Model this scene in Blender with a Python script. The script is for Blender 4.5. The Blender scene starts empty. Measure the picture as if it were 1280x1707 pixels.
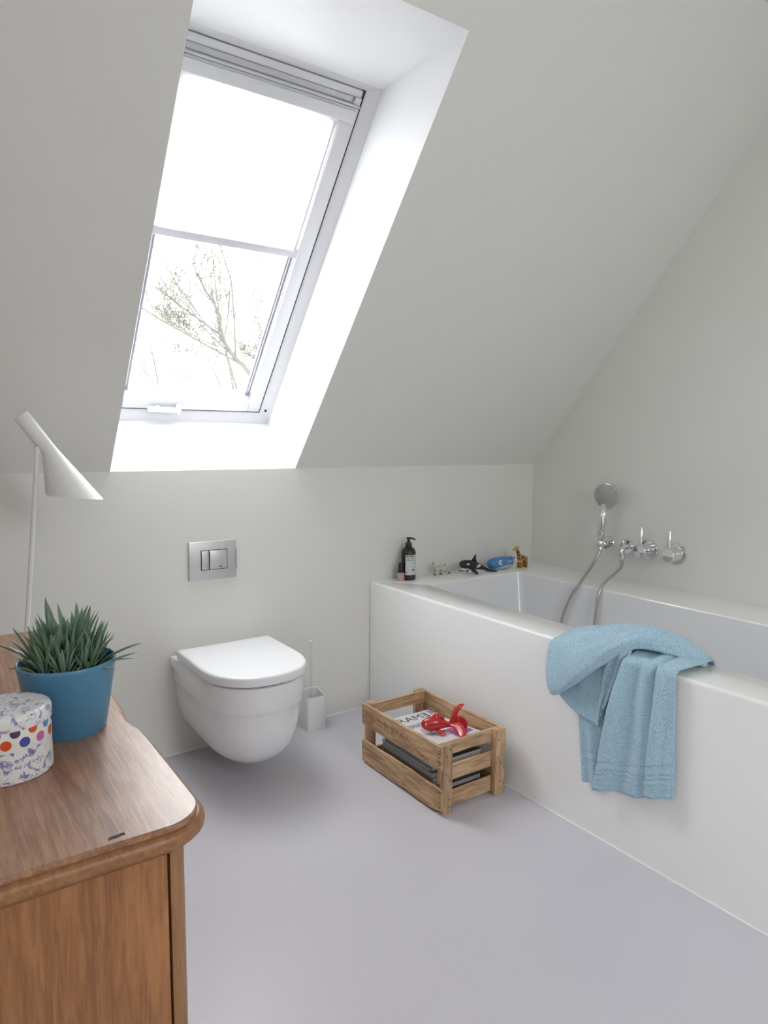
import bpy, bmesh, math, random
from mathutils import Vector, Matrix

random.seed(7)
sc = bpy.context.scene
C = sc.collection

# ------------------------------------------------------------------ camera
YAW, PITCH, ROLL, FPX = math.radians(34.4506), math.radians(5.7335), math.radians(0.3124), 1148.28
CAM = Vector((0.0, -2.6611, 1.25))
fw = Vector((math.sin(YAW) * math.cos(PITCH), math.cos(YAW) * math.cos(PITCH), -math.sin(PITCH)))
rt = Vector((math.cos(YAW), -math.sin(YAW), 0))
up = rt.cross(fw)
rt2 = rt * math.cos(ROLL) + up * math.sin(ROLL)
up2 = up * math.cos(ROLL) - rt * math.sin(ROLL)
cd = bpy.data.cameras.new('camera')
cd.sensor_fit = 'HORIZONTAL'
cd.sensor_width = 36.0
cd.lens = FPX * 36.0 / 1280.0
cd.clip_start = 0.02
cd.clip_end = 200
cam = bpy.data.objects.new('camera', cd)
C.objects.link(cam)
M = Matrix.Identity(4)
for i in range(3):
    M[i][0], M[i][1], M[i][2], M[i][3] = rt2[i], up2[i], -fw[i], CAM[i]
cam.matrix_world = M
sc.camera = cam

# ------------------------------------------------------------------ world, light, exposure
SKY = 11.0
wd = bpy.data.worlds.new('overcast_sky')
sc.world = wd
wd.use_nodes = True
bg = wd.node_tree.nodes['Background']
bg.inputs['Color'].default_value = (0.965, 0.985, 1.0, 1)
bg.inputs['Strength'].default_value = SKY
sc.view_settings.view_transform = 'Standard'
sc.view_settings.look = 'None'
sc.view_settings.gamma = 1
sc.view_settings.use_curve_mapping = False
sc.view_settings.exposure = 0.31

# ------------------------------------------------------------------ helpers
WL = {}

def mk(name, verts, faces, mat, parent=None, base=(0, 0, 0), smooth=False, kind=None):
    """one mesh object; verts are world positions, the origin sits at base (or at the parent's)"""
    if parent is not None:
        base = WL[parent.name]
    b = Vector(base)
    me = bpy.data.meshes.new(name)
    me.from_pydata([tuple(Vector(v) - b) for v in verts], [], [tuple(f) for f in faces])
    me.update()
    bm = bmesh.new()
    bm.from_mesh(me)
    bmesh.ops.recalc_face_normals(bm, faces=bm.faces)
    bm.to_mesh(me)
    bm.free()
    if mat is not None:
        me.materials.append(mat)
    if smooth:
        for p in me.polygons:
            p.use_smooth = True
    o = bpy.data.objects.new(name, me)
    C.objects.link(o)
    if parent is not None:
        o.parent = parent
    else:
        o.location = b
    WL[o.name] = b
    if kind:
        o['kind'] = kind
    return o

def tag(o, label, cat=None, group=None, kind=None):
    o['label'] = label
    if cat:
        o['category'] = cat
    if group:
        o['group'] = group
    if kind:
        o['kind'] = kind
    return o

def thing(name, loc, label, cat, group=None):
    o = bpy.data.objects.new(name, None)
    o.empty_display_size = 0.05
    o.location = loc
    C.objects.link(o)
    WL[o.name] = Vector(loc)
    return tag(o, label, cat, group)

def auto_smooth(o, ang=35):
    me = o.data
    for p in me.polygons:
        p.use_smooth = True
    bm = bmesh.new()
    bm.from_mesh(me)
    lim = math.radians(ang)
    for e in bm.edges:
        if len(e.link_faces) == 2 and e.calc_face_angle(0) > lim:
            e.smooth = False
    bm.to_mesh(me)
    bm.free()
    return o

def box_data(x0, x1, y0, y1, z0, z1):
    v = [(x, y, z) for z in (z0, z1) for y in (y0, y1) for x in (x0, x1)]
    f = [(0, 2, 3, 1), (4, 5, 7, 6), (0, 1, 5, 4), (2, 6, 7, 3), (0, 4, 6, 2), (1, 3, 7, 5)]
    return v, f

def bevel_data(v, f, r, seg=2):
    bm = bmesh.new()
    vs = [bm.verts.new(p) for p in v]
    for q in f:
        bm.faces.new([vs[i] for i in q])
    bmesh.ops.recalc_face_normals(bm, faces=bm.faces)
    if r > 0:
        bmesh.ops.bevel(bm, geom=list(bm.edges), offset=r, segments=seg, affect='EDGES', profile=0.5, clamp_overlap=True)
    bm.verts.index_update()
    V = [tuple(q.co) for q in bm.verts]
    F = [[q.index for q in fc.verts] for fc in bm.faces]
    bm.free()
    return V, F

def box(name, x0, x1, y0, y1, z0, z1, mat, parent=None, bevel=0.0, seg=2, base=(0, 0, 0), xf=None):
    v, f = box_data(min(x0, x1), max(x0, x1), min(y0, y1), max(y0, y1), min(z0, z1), max(z0, z1))
    if bevel > 0:
        v, f = bevel_data(v, f, bevel, seg)
    if xf:
        v = [xf(*p) for p in v]
    o = mk(name, v, f, mat, parent, base)
    if bevel > 0:
        auto_smooth(o, 50)
    return o

def loft_data(loops, cap0=False, cap1=False, closed=True):
    n = len(loops[0])
    v = [p for l in loops for p in l]
    f = []
    for i in range(len(loops) - 1):
        for j in range(n if closed else n - 1):
            k = (j + 1) % n
            f.append((i * n + j, i * n + k, (i + 1) * n + k, (i + 1) * n + j))
    if cap0:
        f.append(tuple(range(n - 1, -1, -1)))
    if cap1:
        b = (len(loops) - 1) * n
        f.append(tuple(range(b, b + n)))
    return v, f

def lathe_data(profile, n=32, c=(0, 0, 0), axis=None, cap0=True, cap1=True):
    """profile of (r, h) about an axis through c (default up)"""
    a = Vector(axis or (0, 0, 1)).normalized()
    t = Vector((1, 0, 0)) if abs(a.x) < 0.9 else Vector((0, 1, 0))
    e1 = (t - a * t.dot(a)).normalized()
    e2 = a.cross(e1)
    c = Vector(c)
    loops = []
    for r, h in profile:
        loops.append([tuple(c + a * h + (e1 * math.cos(2 * math.pi * k / n) + e2 * math.sin(2 * math.pi * k / n)) * r) for k in range(n)])
    return loft_data(loops, cap0, cap1)

def lathe(name, profile, mat, parent=None, n=32, c=(0, 0, 0), axis=None, base=(0, 0, 0), ang=40, cap0=True, cap1=True):
    v, f = lathe_data(profile, n, c, axis, cap0, cap1)
    return auto_smooth(mk(name, v, f, mat, parent, base), ang)

def catmull(pts, n):
    """n points along a Catmull-Rom curve through pts"""
    P = [Vector(p) for p in pts]
    m = len(P) - 1
    out = []
    for i in range(n):
        t = i / (n - 1) * m
        k = min(int(t), m - 1)
        u = t - k
        p1, p2 = P[k], P[k + 1]
        p0 = P[k - 1] if k > 0 else p1 * 2 - p2
        p3 = P[k + 2] if k + 2 <= m else p2 * 2 - p1
        out.append(0.5 * ((2 * p1) + (p2 - p0) * u + (2 * p0 - 5 * p1 + 4 * p2 - p3) * u * u + (3 * p1 - p0 - 3 * p2 + p3) * u ** 3))
    return out

def lerp_list(vals, t):
    m = len(vals) - 1
    x = max(0, min(1, t)) * m
    k = min(int(x), m - 1)
    return vals[k] + (vals[k + 1] - vals[k]) * (x - k)

def tube_data(path, radii, n=10, flat=1.0, upv=(0, 0, 1), caps=True):
    """tube along path; radii list interpolated; flat scales the width across upv"""
    P = [Vector(p) for p in path]
    m = len(P)
    loops = []
    U = Vector(upv)
    for i, p in enumerate(P):
        t = (P[min(i + 1, m - 1)] - P[max(i - 1, 0)]).normalized()
        side = t.cross(U)
        if side.length < 1e-4:
            side = t.cross(Vector((1, 0.01, 0)))
        side.normalize()
        nn = side.cross(t).normalized()
        r = lerp_list(radii, i / (m - 1)) if m > 1 else radii[0]
        loops.append([tuple(p + side * (math.cos(2 * math.pi * k / n) * r * flat) + nn * (math.sin(2 * math.pi * k / n) * r)) for k in range(n)])
    return loft_data(loops, caps, caps)

def merge(*parts):
    V, F = [], []
    for v, f in parts:
        b = len(V)
        V += list(v)
        F += [tuple(i + b for i in q) for q in f]
    return V, F

def rrect(x0, x1, y0, y1, r, seg=6):
    pts = []
    for cx, cy, a0 in ((x1 - r, y1 - r, 0), (x0 + r, y1 - r, 90), (x0 + r, y0 + r, 180), (x1 - r, y0 + r, 270)):
        for k in range(seg + 1):
            a = math.radians(a0 + 90 * k / seg)
            pts.append((cx + r * math.cos(a), cy + r * math.sin(a)))
    return pts

def text_data(s, size, mirror=False):
    """flat lettering as mesh data, baseline at the origin, running along +x in the xy plane"""
    cu = bpy.data.curves.new('t', 'FONT')
    cu.body = s
    cu.size = size
    cu.resolution_u = 3
    ob = bpy.data.objects.new('t', cu)
    C.objects.link(ob)
    dg = bpy.context.evaluated_depsgraph_get()
    me = ob.evaluated_get(dg).to_mesh()
    v = [tuple(q.co) for q in me.vertices]
    f = [tuple(p.vertices) for p in me.polygons]
    ob.evaluated_get(dg).to_mesh_clear()
    bpy.data.objects.remove(ob)
    bpy.data.curves.remove(cu)
    if mirror:
        w = max(q[0] for q in v) + min(q[0] for q in v)
        v = [(w - q[0], q[1], q[2]) for q in v]
    return v, f

# ------------------------------------------------------------------ materials
def srgb(r, g, b):
    def l(c):
        c /= 255.0
        return c / 12.92 if c <= 0.04045 else ((c + 0.055) / 1.055) ** 2.4
    return (l(r), l(g), l(b), 1)

def material(name, col, rough=0.5, metal=0.0, bump=0.0, bscale=60.0, var=0.0, vscale=4.0, coat=0.0, spec=0.5, sheen=0.0, sub=0.0):
    m = bpy.data.materials.new(name)
    m.use_nodes = True
    nt = m.node_tree
    b = nt.nodes['Principled BSDF']
    b.inputs['Base Color'].default_value = col
    b.inputs['Roughness'].default_value = rough
    b.inputs['Metallic'].default_value = metal
    b.inputs['Specular IOR Level'].default_value = spec
    if coat:
        b.inputs['Coat Weight'].default_value = coat
        b.inputs['Coat Roughness'].default_value = 0.08
    if sheen:
        b.inputs['Sheen Weight'].default_value = sheen
    if sub:
        b.inputs['Subsurface Weight'].default_value = sub
        b.inputs['Subsurface Scale'].default_value = 0.01
    tc = nt.nodes.new('ShaderNodeTexCoord')
    if var:
        n = nt.nodes.new('ShaderNodeTexNoise')
        n.inputs['Scale'].default_value = vscale
        n.inputs['Detail'].default_value = 5
        nt.links.new(tc.outputs['Object'], n.inputs['Vector'])
        mx = nt.nodes.new('ShaderNodeMix')
        mx.data_type = 'RGBA'
        mx.blend_type = 'MULTIPLY'
        mx.inputs['Factor'].default_value = 1
        mx.inputs['A'].default_value = col
        rp = nt.nodes.new('ShaderNodeMapRange')
        rp.inputs['From Min'].default_value = 0.3
        rp.inputs['From Max'].default_value = 0.7
        rp.inputs['To Min'].default_value = 1 - var
        rp.inputs['To Max'].default_value = 1.0
        nt.links.new(n.outputs['Fac'], rp.inputs['Value'])
        nt.links.new(rp.outputs['Result'], mx.inputs['B'])
        nt.links.new(mx.outputs['Result'], b.inputs['Base Color'])
    if bump:
        n2 = nt.nodes.new('ShaderNodeTexNoise')
        n2.inputs['Scale'].default_value = bscale
        n2.inputs['Detail'].default_value = 4
        nt.links.new(tc.outputs['Object'], n2.inputs['Vector'])
        bp = nt.nodes.new('ShaderNodeBump')
        bp.inputs['Strength'].default_value = bump
        bp.inputs['Distance'].default_value = 0.004
        nt.links.new(n2.outputs['Fac'], bp.inputs['Height'])
        nt.links.new(bp.outputs['Normal'], b.inputs['Normal'])
    return m

def wood(name, c_dark, c_light, axis='Z', scale=9.0, rough=0.4, stretch=14.0, stain=None, stain_amt=0.0, spec=0.5, ring=0.55):
    """long grain along the given object axis"""
    m = bpy.data.materials.new(name)
    m.use_nodes = True
    nt = m.node_tree
    b = nt.nodes['Principled BSDF']
    b.inputs['Roughness'].default_value = rough
    b.inputs['Specular IOR Level'].default_value = spec
    tc = nt.nodes.new('ShaderNodeTexCoord')
    mp = nt.nodes.new('ShaderNodeMapping')
    s = [stretch, stretch, stretch]
    s['XYZ'.index(axis)] = 1.0
    mp.inputs['Scale'].default_value = s
    nt.links.new(tc.outputs['Object'], mp.inputs['Vector'])
    n1 = nt.nodes.new('ShaderNodeTexNoise')
    n1.inputs['Scale'].default_value = scale
    n1.inputs['Detail'].default_value = 8
    n1.inputs['Roughness'].default_value = 0.65
    n1.inputs['Distortion'].default_value = 0.6
    nt.links.new(mp.outputs['Vector'], n1.inputs['Vector'])
    mp2 = nt.nodes.new('ShaderNodeMapping')
    s2 = [1.0, 1.0, 1.0]
    s2['XYZ'.index(axis)] = 0.22
    mp2.inputs['Scale'].default_value = s2
    nt.links.new(tc.outputs['Object'], mp2.inputs['Vector'])
    n0 = nt.nodes.new('ShaderNodeTexNoise')
    n0.inputs['Scale'].default_value = 5.0
    n0.inputs['Detail'].default_value = 2
    nt.links.new(mp2.outputs['Vector'], n0.inputs['Vector'])
    ms = nt.nodes.new('ShaderNodeMath')
    ms.operation = 'MULTIPLY'
    ms.inputs[1].default_value = 26.0
    nt.links.new(n0.outputs['Fac'], ms.inputs[0])
    sn = nt.nodes.new('ShaderNodeMath')
    sn.operation = 'SINE'
    nt.links.new(ms.outputs[0], sn.inputs[0])
    ad = nt.nodes.new('ShaderNodeMath')
    ad.operation = 'MULTIPLY_ADD'
    ad.inputs[1].default_value = 0.10 * ring
    nt.links.new(sn.outputs[0], ad.inputs[0])
    nt.links.new(n1.outputs['Fac'], ad.inputs[2])
    cr = nt.nodes.new('ShaderNodeValToRGB')
    cr.color_ramp.elements[0].position = 0.37
    cr.color_ramp.elements[0].color = c_dark
    cr.color_ramp.elements[1].position = 0.63
    cr.color_ramp.elements[1].color = c_light
    nt.links.new(ad.outputs[0], cr.inputs['Fac'])
    out = cr.outputs['Color']
    if stain_amt:
        n3 = nt.nodes.new('ShaderNodeTexNoise')
        n3.inputs['Scale'].default_value = 7
        n3.inputs['Detail'].default_value = 6
        nt.links.new(tc.outputs['Object'], n3.inputs['Vector'])
        mr = nt.nodes.new('ShaderNodeMapRange')
        mr.inputs['From Min'].default_value = 0.45
        mr.inputs['From Max'].default_value = 0.75
        mr.inputs['To Max'].default_value = stain_amt
        nt.links.new(n3.outputs['Fac'], mr.inputs['Value'])
        mx = nt.nodes.new('ShaderNodeMix')
        mx.data_type = 'RGBA'
        nt.links.new(mr.outputs['Result'], mx.inputs['Factor'])
        nt.links.new(out, mx.inputs['A'])
        mx.inputs['B'].default_value = stain
        out = mx.outputs['Result']
    nt.links.new(out, b.inputs['Base Color'])
    bp = nt.nodes.new('ShaderNodeBump')
    bp.inputs['Strength'].default_value = 0.25
    bp.inputs['Distance'].default_value = 0.002
    nt.links.new(n1.outputs['Fac'], bp.inputs['Height'])
    nt.links.new(bp.outputs['Normal'], b.inputs['Normal'])
    return m

def glass_mat(name, tint=(0.97, 0.98, 0.98, 1), refl=0.05):
    m = bpy.data.materials.new(name)
    m.use_nodes = True
    nt = m.node_tree
    nt.nodes.remove(nt.nodes['Principled BSDF'])
    tr = nt.nodes.new('ShaderNodeBsdfTransparent')
    tr.inputs['Color'].default_value = tint
    gl = nt.nodes.new('ShaderNodeBsdfGlossy')
    gl.inputs['Roughness'].default_value = 0.02
    mx = nt.nodes.new('ShaderNodeMixShader')
    mx.inputs['Fac'].default_value = refl
    nt.links.new(tr.outputs[0], mx.inputs[1])
    nt.links.new(gl.outputs[0], mx.inputs[2])
    nt.links.new(mx.outputs[0], nt.nodes['Material Output'].inputs['Surface'])
    return m

def fabric_translucent(name, col, t=0.5):
    m = bpy.data.materials.new(name)
    m.use_nodes = True
    nt = m.node_tree
    nt.nodes.remove(nt.nodes['Principled BSDF'])
    d = nt.nodes.new('ShaderNodeBsdfDiffuse')
    d.inputs['Color'].default_value = col
    tl = nt.nodes.new('ShaderNodeBsdfTranslucent')
    tl.inputs['Color'].default_value = col
    mx = nt.nodes.new('ShaderNodeMixShader')
    mx.inputs['Fac'].default_value = t
    nt.links.new(d.outputs[0], mx.inputs[1])
    nt.links.new(tl.outputs[0], mx.inputs[2])
    nt.links.new(mx.outputs[0], nt.nodes['Material Output'].inputs['Surface'])
    return m

def spotted(name, base, spot, scale, thr=0.42, rough=0.5, kind='voronoi'):
    m = bpy.data.materials.new(name)
    m.use_nodes = True
    nt = m.node_tree
    b = nt.nodes['Principled BSDF']
    b.inputs['Roughness'].default_value = rough
    tc = nt.nodes.new('ShaderNodeTexCoord')
    if kind == 'voronoi':
        t = nt.nodes.new('ShaderNodeTexVoronoi')
        t.inputs['Scale'].default_value = scale
        src = t.outputs['Distance']
    else:
        t = nt.nodes.new('ShaderNodeTexNoise')
        t.inputs['Scale'].default_value = scale
        t.inputs['Detail'].default_value = 9
        t.inputs['Roughness'].default_value = 0.72
        t.inputs['Distortion'].default_value = 1.2
        src = t.outputs['Fac']
    nt.links.new(tc.outputs['Object'], t.inputs['Vector'])
    cr = nt.nodes.new('ShaderNodeValToRGB')
    cr.color_ramp.elements[0].position = thr - 0.035
    cr.color_ramp.elements[1].position = thr + 0.035
    cr.color_ramp.elements[0].color = spot
    cr.color_ramp.elements[1].color = base
    nt.links.new(src, cr.inputs['Fac'])
    nt.links.new(cr.outputs['Color'], b.inputs['Base Color'])
    return m

WALL_C = (0.805, 0.797, 0.757, 1)
m_wall = material('wall_paint', WALL_C, 0.55, bump=0.03, bscale=40, spec=0.3)
m_wallwet = material('wet_wall_coating', WALL_C, 0.32, bump=0.02, bscale=25, spec=0.4)
m_reveal = material('reveal_white', (0.83, 0.83, 0.84, 1), 0.5)
m_floor = material('poured_floor', (0.60, 0.58, 0.625, 1), 0.36, bump=0.02, bscale=12, var=0.03, vscale=1.5, spec=0.4)
m_tub = material('tub_coating', (0.90, 0.895, 0.89, 1), 0.3, bump=0.015, bscale=20, spec=0.45)
m_ledge = material('ledge_coating', (0.91, 0.91, 0.89, 1), 0.13, spec=0.5)
m_basin = material('tub_acrylic', (0.84, 0.84, 0.86, 1), 0.14)
m_ceramic = material('ceramic_white', (0.86, 0.86, 0.87, 1), 0.08)
m_seat = material('seat_plastic', (0.88, 0.88, 0.90, 1), 0.22)
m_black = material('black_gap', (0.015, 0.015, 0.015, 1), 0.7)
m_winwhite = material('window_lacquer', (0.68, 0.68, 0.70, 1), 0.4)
m_wingrey = material('window_grey_bar', (0.62, 0.62, 0.65, 1), 0.4)
m_alu = material('anodised_aluminium', (0.6, 0.6, 0.62, 1), 0.3, 0.9)
m_blind = fabric_translucent('blind_fabric', (0.86, 0.86, 0.86, 1), 0.55)
m_pane = glass_mat('window_pane')
m_chrome = material('chrome', (0.78, 0.78, 0.80, 1), 0.07, 1.0)
m_satin = material('satin_chrome', (0.60, 0.59, 0.60, 1), 0.42, 0.85)
m_face = material('spray_face', (0.45, 0.45, 0.45, 1), 0.4, 0.3)
m_hose = material('hose_metal', (0.55, 0.53, 0.50, 1), 0.28, 0.9)
m_lamp = material('lamp_enamel', (0.82, 0.81, 0.79, 1), 0.4)
m_bead = material('sealant_bead', (0.86, 0.86, 0.86, 1), 0.4)

# ------------------------------------------------------------------ room shell
XL, XR = -0.32, 2.818
ZJ, TH = 1.1392, math.radians(49.3315)
ST, CT = math.sin(TH), math.cos(TH)
ZC = 2.715                                   # flat ceiling height
YR = -(ZC - ZJ) * CT / ST                    # where the slope meets the flat ceiling
SMAX = (ZC - ZJ) / ST
YB = -4.9                                    # rear knee wall
OX0, OX1, OS0, OS1 = 0.603, 1.3614, 0.0, 1.6706   # skylight opening in the slope
FS0, FS1, FD = -0.03, 1.40, 0.335            # window frame ends and depth of the reveal

def W(x, s, d):
    """slope coordinates -> world: s runs up the slope, d outwards through the roof"""
    return (x, -s * CT + d * ST, ZJ + s * ST + d * CT)

fl = box('floor', XL - 0.1, XR + 0.1, YB - 0.1, 0.1, -0.12, 0.0, m_floor)
tag(fl, 'smooth poured lavender grey floor', kind='structure')

wb = mk('wall_back', *merge(box_data(XL - 0.1, XR + 0.1, 0.0, 0.12, 0.0, ZJ)), m_wall)
tag(wb, 'low white knee wall under the skylight behind the toilet', kind='structure')

def gable(x0, x1):
    prof = [(0.1, 0), (0.1, ZJ + 0.05), (0, ZJ), (YR, ZC), (YB - YR, ZC), (YB, ZJ), (YB, 0)]
    prof = [(0, 0), (0, ZJ), (YR, ZC + 0.0), (YB - YR, ZC), (YB, ZJ), (YB, 0)]
    n = len(prof)
    v = [(x0, y, z) for y, z in prof] + [(x1, y, z) for y, z in prof]
    f = [tuple(range(n)), tuple(range(2 * n - 1, n - 1, -1))]
    f += [(i, (i + 1) % n, n + (i + 1) % n, n + i) for i in range(n)]
    return v, f

tag(mk('wall_right', *gable(XR, XR + 0.12), m_wallwet), 'white coated wall carrying the bath fittings', kind='structure')
DY0, DY1, DZ1 = -3.10, -3.42, 2.08           # unseen glazed door added in the left wall for fill light
def wall_poly(prof, x0, x1):
    n = len(prof)
    v = [(x0, y, z) for y, z in prof] + [(x1, y, z) for y, z in prof]
    f = [tuple(range(n)), tuple(range(2 * n - 1, n - 1, -1))]
    f += [(i, (i + 1) % n, n + (i + 1) % n, n + i) for i in range(n)]
    return v, f
tag(mk('wall_left', *merge(wall_poly([(0, 0), (0, ZJ), (YR, ZC), (DY0, ZC), (DY0, 0)], XL - .12, XL), wall_poly([(DY0, DZ1), (DY0, ZC), (DY1, ZC), (DY1, DZ1)], XL - .12, XL),
    wall_poly([(DY1, 0), (DY1, ZC), (YB - YR, ZC), (YB, ZJ), (YB, 0)], XL - .12, XL)), m_wall), 'white wall behind the chest', kind='structure')
dr1 = bpy.data.objects.new('fill_door', None)
C.objects.link(dr1)
dr1.location = (XL - .06, (DY0 + DY1) / 2, 0)
WL['fill_door'] = Vector(dr1.location)
tag(dr1, 'unseen glazed door added in the left wall for fill light', kind='structure')
for (y0, y1, z0, z1) in ((DY0 - .07, DY0, 0, DZ1), (DY1, DY1 + .07, 0, DZ1), (DY1 + .07, DY0 - .07, 0, .12), (DY1 + .07, DY0 - .07, DZ1 - .08, DZ1)):
    box('fill_door_bar', XL - .09, XL - .04, y0, y1, z0, z1, m_winwhite, dr1)
mk('pane', [(XL - .065, DY0 - .07, .12), (XL - .065, DY1 + .07, .12), (XL - .065, DY1 + .07, DZ1 - .08), (XL - .065, DY0 - .07, DZ1 - .08)], [(0, 1, 2, 3)], m_pane, dr1)
tag(box('wall_rear', XL - 0.1, XR + 0.1, YB - 0.12, YB, 0, ZJ, m_wall), 'white knee wall behind the viewer', kind='structure')

def slope_mesh():
    v, f = [], []
    def q(*pts):
        b = len(v)
        v.extend(pts)
        f.append(tuple(range(b, b + len(pts))))
    a, b_ = XL - 0.1, XR + 0.1
    q(W(a, 0, 0), W(OX0, 0, 0), W(OX0, OS1, 0), W(a, OS1, 0))
    q(W(OX1, 0, 0), W(b_, 0, 0), W(b_, OS1, 0), W(OX1, OS1, 0))
    q(W(a, OS1, 0), W(OX0, OS1, 0), W(OX1, OS1, 0), W(b_, OS1, 0), W(b_, SMAX, 0), W(a, SMAX, 0))
    D = 0.43
    s0 = -0.6
    q(W(a, s0, D), W(a, SMAX + 0.4, D), W(OX0, SMAX + 0.4, D), W(OX0, s0, D))
    q(W(OX1, s0, D), W(OX1, SMAX + 0.4, D), W(b_, SMAX + 0.4, D), W(b_, s0, D))
    q(W(OX0, FS1, D), W(OX0, SMAX + 0.4, D), W(OX1, SMAX + 0.4, D), W(OX1, FS1, D))
    q(W(OX0, s0, D), W(OX0, FS0, D), W(OX1, FS0, D), W(OX1, s0, D))
    return v, f

cl = mk('ceiling', *slope_mesh(), m_wall)
tag(cl, 'sloping white attic ceiling with a skylight opening', kind='structure')
for nm, pts in (('reveal', [W(OX0, OS0, 0), W(OX0, OS1, 0), W(OX0, FS1, FD), W(OX0, FS1, 0.43), W(OX0, FS0, 0.43), W(OX0, FS0, FD)]),
                ('reveal', [W(OX1, OS0, 0), W(OX1, OS1, 0), W(OX1, FS1, FD), W(OX1, FS1, 0.43), W(OX1, FS0, 0.43), W(OX1, FS0, FD)]),
                ('reveal', [W(OX0, OS1, 0), W(OX1, OS1, 0), W(OX1, FS1, FD), W(OX0, FS1, FD)]),
                ('reveal', [W(OX0, OS0, 0), W(OX1, OS0, 0), W(OX1, FS0, FD), W(OX0, FS0, FD)])):
    mk(nm, pts, [tuple(range(len(pts)))], m_reveal, cl)

tag(box('ceiling', XL - 0.1, XR + 0.1, YB - YR, YR, ZC, ZC + 0.1, m_wall), 'narrow flat white ceiling strip at the ridge', kind='structure')

# opposite roof slope behind the viewer, with a roof window added for fill light
R2 = (0.80, 1.70, 0.35, 1.45)
def V2(x, s, d):
    return (x, YB + s * CT - d * ST, ZJ + s * ST + d * CT)
def slope2():
    v, f = [], []
    a, b_ = XL - 0.1, XR + 0.1
    x0, x1, s0, s1 = R2
    for d in (0, 0.25):
        b = len(v)
        v += [V2(a, 0, d), V2(b_, 0, d), V2(b_, SMAX, d), V2(a, SMAX, d), V2(x0, s0, d), V2(x1, s0, d), V2(x1, s1, d), V2(x0, s1, d)]
        f += [(b, b + 1, b + 5, b + 4), (b + 1, b + 2, b + 6, b + 5), (b + 2, b + 3, b + 7, b + 6), (b + 3, b, b + 4, b + 7)]
    f += [(4, 5, 13, 12), (5, 6, 14, 13), (6, 7, 15, 14), (7, 4, 12, 15)]
    return v, f
tag(mk('ceiling', *slope2(), m_wall), 'opposite sloping white ceiling behind the viewer', kind='structure')
w2 = bpy.data.objects.new('fill_window', None)
C.objects.link(w2)
w2.location = V2(1.25, 0.25, 0.15)
WL['fill_window'] = Vector(w2.location)
tag(w2, 'wide roof window added behind the viewer for fill light', kind='structure')
for (x0, x1, s0, s1) in ((R2[0], R2[0] + .06, R2[2], R2[3]), (R2[1] - .06, R2[1], R2[2], R2[3]), (R2[0] + .06, R2[1] - .06, R2[2], R2[2] + .06),
                         (R2[0] + .06, R2[1] - .06, R2[3] - .06, R2[3]), (1.24, 1.26, R2[2] + .06, R2[3] - .06)):
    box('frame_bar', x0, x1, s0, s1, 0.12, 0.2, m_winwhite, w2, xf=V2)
for (x0, x1) in ((R2[0] + .06, 1.24), (1.26, R2[1] - .06)):
    mk('pane', [V2(x0, R2[2] + .06, .16), V2(x1, R2[2] + .06, .16), V2(x1, R2[3] - .06, .16), V2(x0, R2[3] - .06, .16)], [(0, 1, 2, 3)], m_pane, w2)

# light portals in the two window openings (they only guide the sampling of the sky)
def portal(name, P, x0, x1, s0, s1, d):
    a, b_, c_, e_ = (Vector(P(*q)) for q in ((x0, s0, d), (x1, s0, d), (x1, s1, d), (x0, s1, d)))
    ld = bpy.data.lights.new(name, 'AREA')
    ld.shape = 'RECTANGLE'
    ld.size = (b_ - a).length
    ld.size_y = (e_ - a).length
    ld.cycles.is_portal = True
    o = bpy.data.objects.new(name, ld)
    C.objects.link(o)
    ex = (b_ - a).normalized()
    ey = (e_ - a).normalized()
    ez = ex.cross(ey)
    cen = (a + c_) / 2
    inside = Vector((1.25, -2.4, 1.2))
    if (-ez).dot(inside - cen) < 0:
        ey = -ey
        ez = -ez
    m = Matrix.Identity(4)
    for i in range(3):
        m[i][0], m[i][1], m[i][2], m[i][3] = ex[i], ey[i], ez[i], cen[i]
    o.matrix_world = m
portal('skylight_portal', W, OX0, OX1, FS0, FS1, 0.44)
portal('fill_door_portal', lambda a, b, d: (XL - .10 - d, a, b), DY1, DY0, 0.0, DZ1, 0.0)
portal('rear_portal', V2, R2[0], R2[1], R2[2], R2[3], 0.22)

# sealant beads where floor meets wall and tub
XT, XI, XRIM, ZT = 1.745, 1.920, 2.525, 0.603
YIB, YIF, YTE = -0.2, -1.95, -2.15
tag(mk('trim_1', *tube_data([(XL, -0.001, 0.001), (XT, -0.001, 0.001)], [0.004, 0.004], 6), m_bead), 'white sealant line between floor and back wall', kind='structure')
tag(mk('trim_2', *tube_data([(XT - 0.001, 0, 0.001), (XT - 0.001, YTE, 0.001)], [0.0035, 0.0035], 6), m_bead), 'white sealant line between floor and tub', kind='structure')

# ------------------------------------------------------------------ bathtub
tub = thing('bathtub', (XT, YTE, 0), 'white built-in bathtub with a wide coated ledge along the right wall', 'bathtub')
def L3(pts, z):
    return [(x, y, z) for x, y in pts]
EPS = 0.001
ox0, ox1, oy0, oy1 = XT, XR - EPS, YTE, -EPS
loops = [L3(rrect(ox0, ox1, oy0, oy1, 0.008), 0.0)]
for k in range(5):
    a = math.radians(90 * k / 4)
    i = 0.010 * (1 - math.cos(a))
    loops.append(L3(rrect(ox0 + i, ox1, oy0 + i, oy1, 0.008), ZT - 0.010 * (1 - math.sin(a))))
sur = auto_smooth(mk('tub_surround', *loft_data(loops), m_tub, tub), 30)
lip = [L3(rrect(ox0 + .010, ox1, oy0 + .010, oy1, 0.008), ZT), L3(rrect(XI - .006, XRIM + .006, YIF - .006, YIB + .006, 0.036), ZT),
       L3(rrect(XI - .002, XRIM + .002, YIF - .002, YIB + .002, 0.032), ZT - .002), L3(rrect(XI, XRIM, YIF, YIB, 0.03), ZT - .007)]
auto_smooth(mk('ledge', *loft_data(lip), m_ledge, tub), 30)
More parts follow.
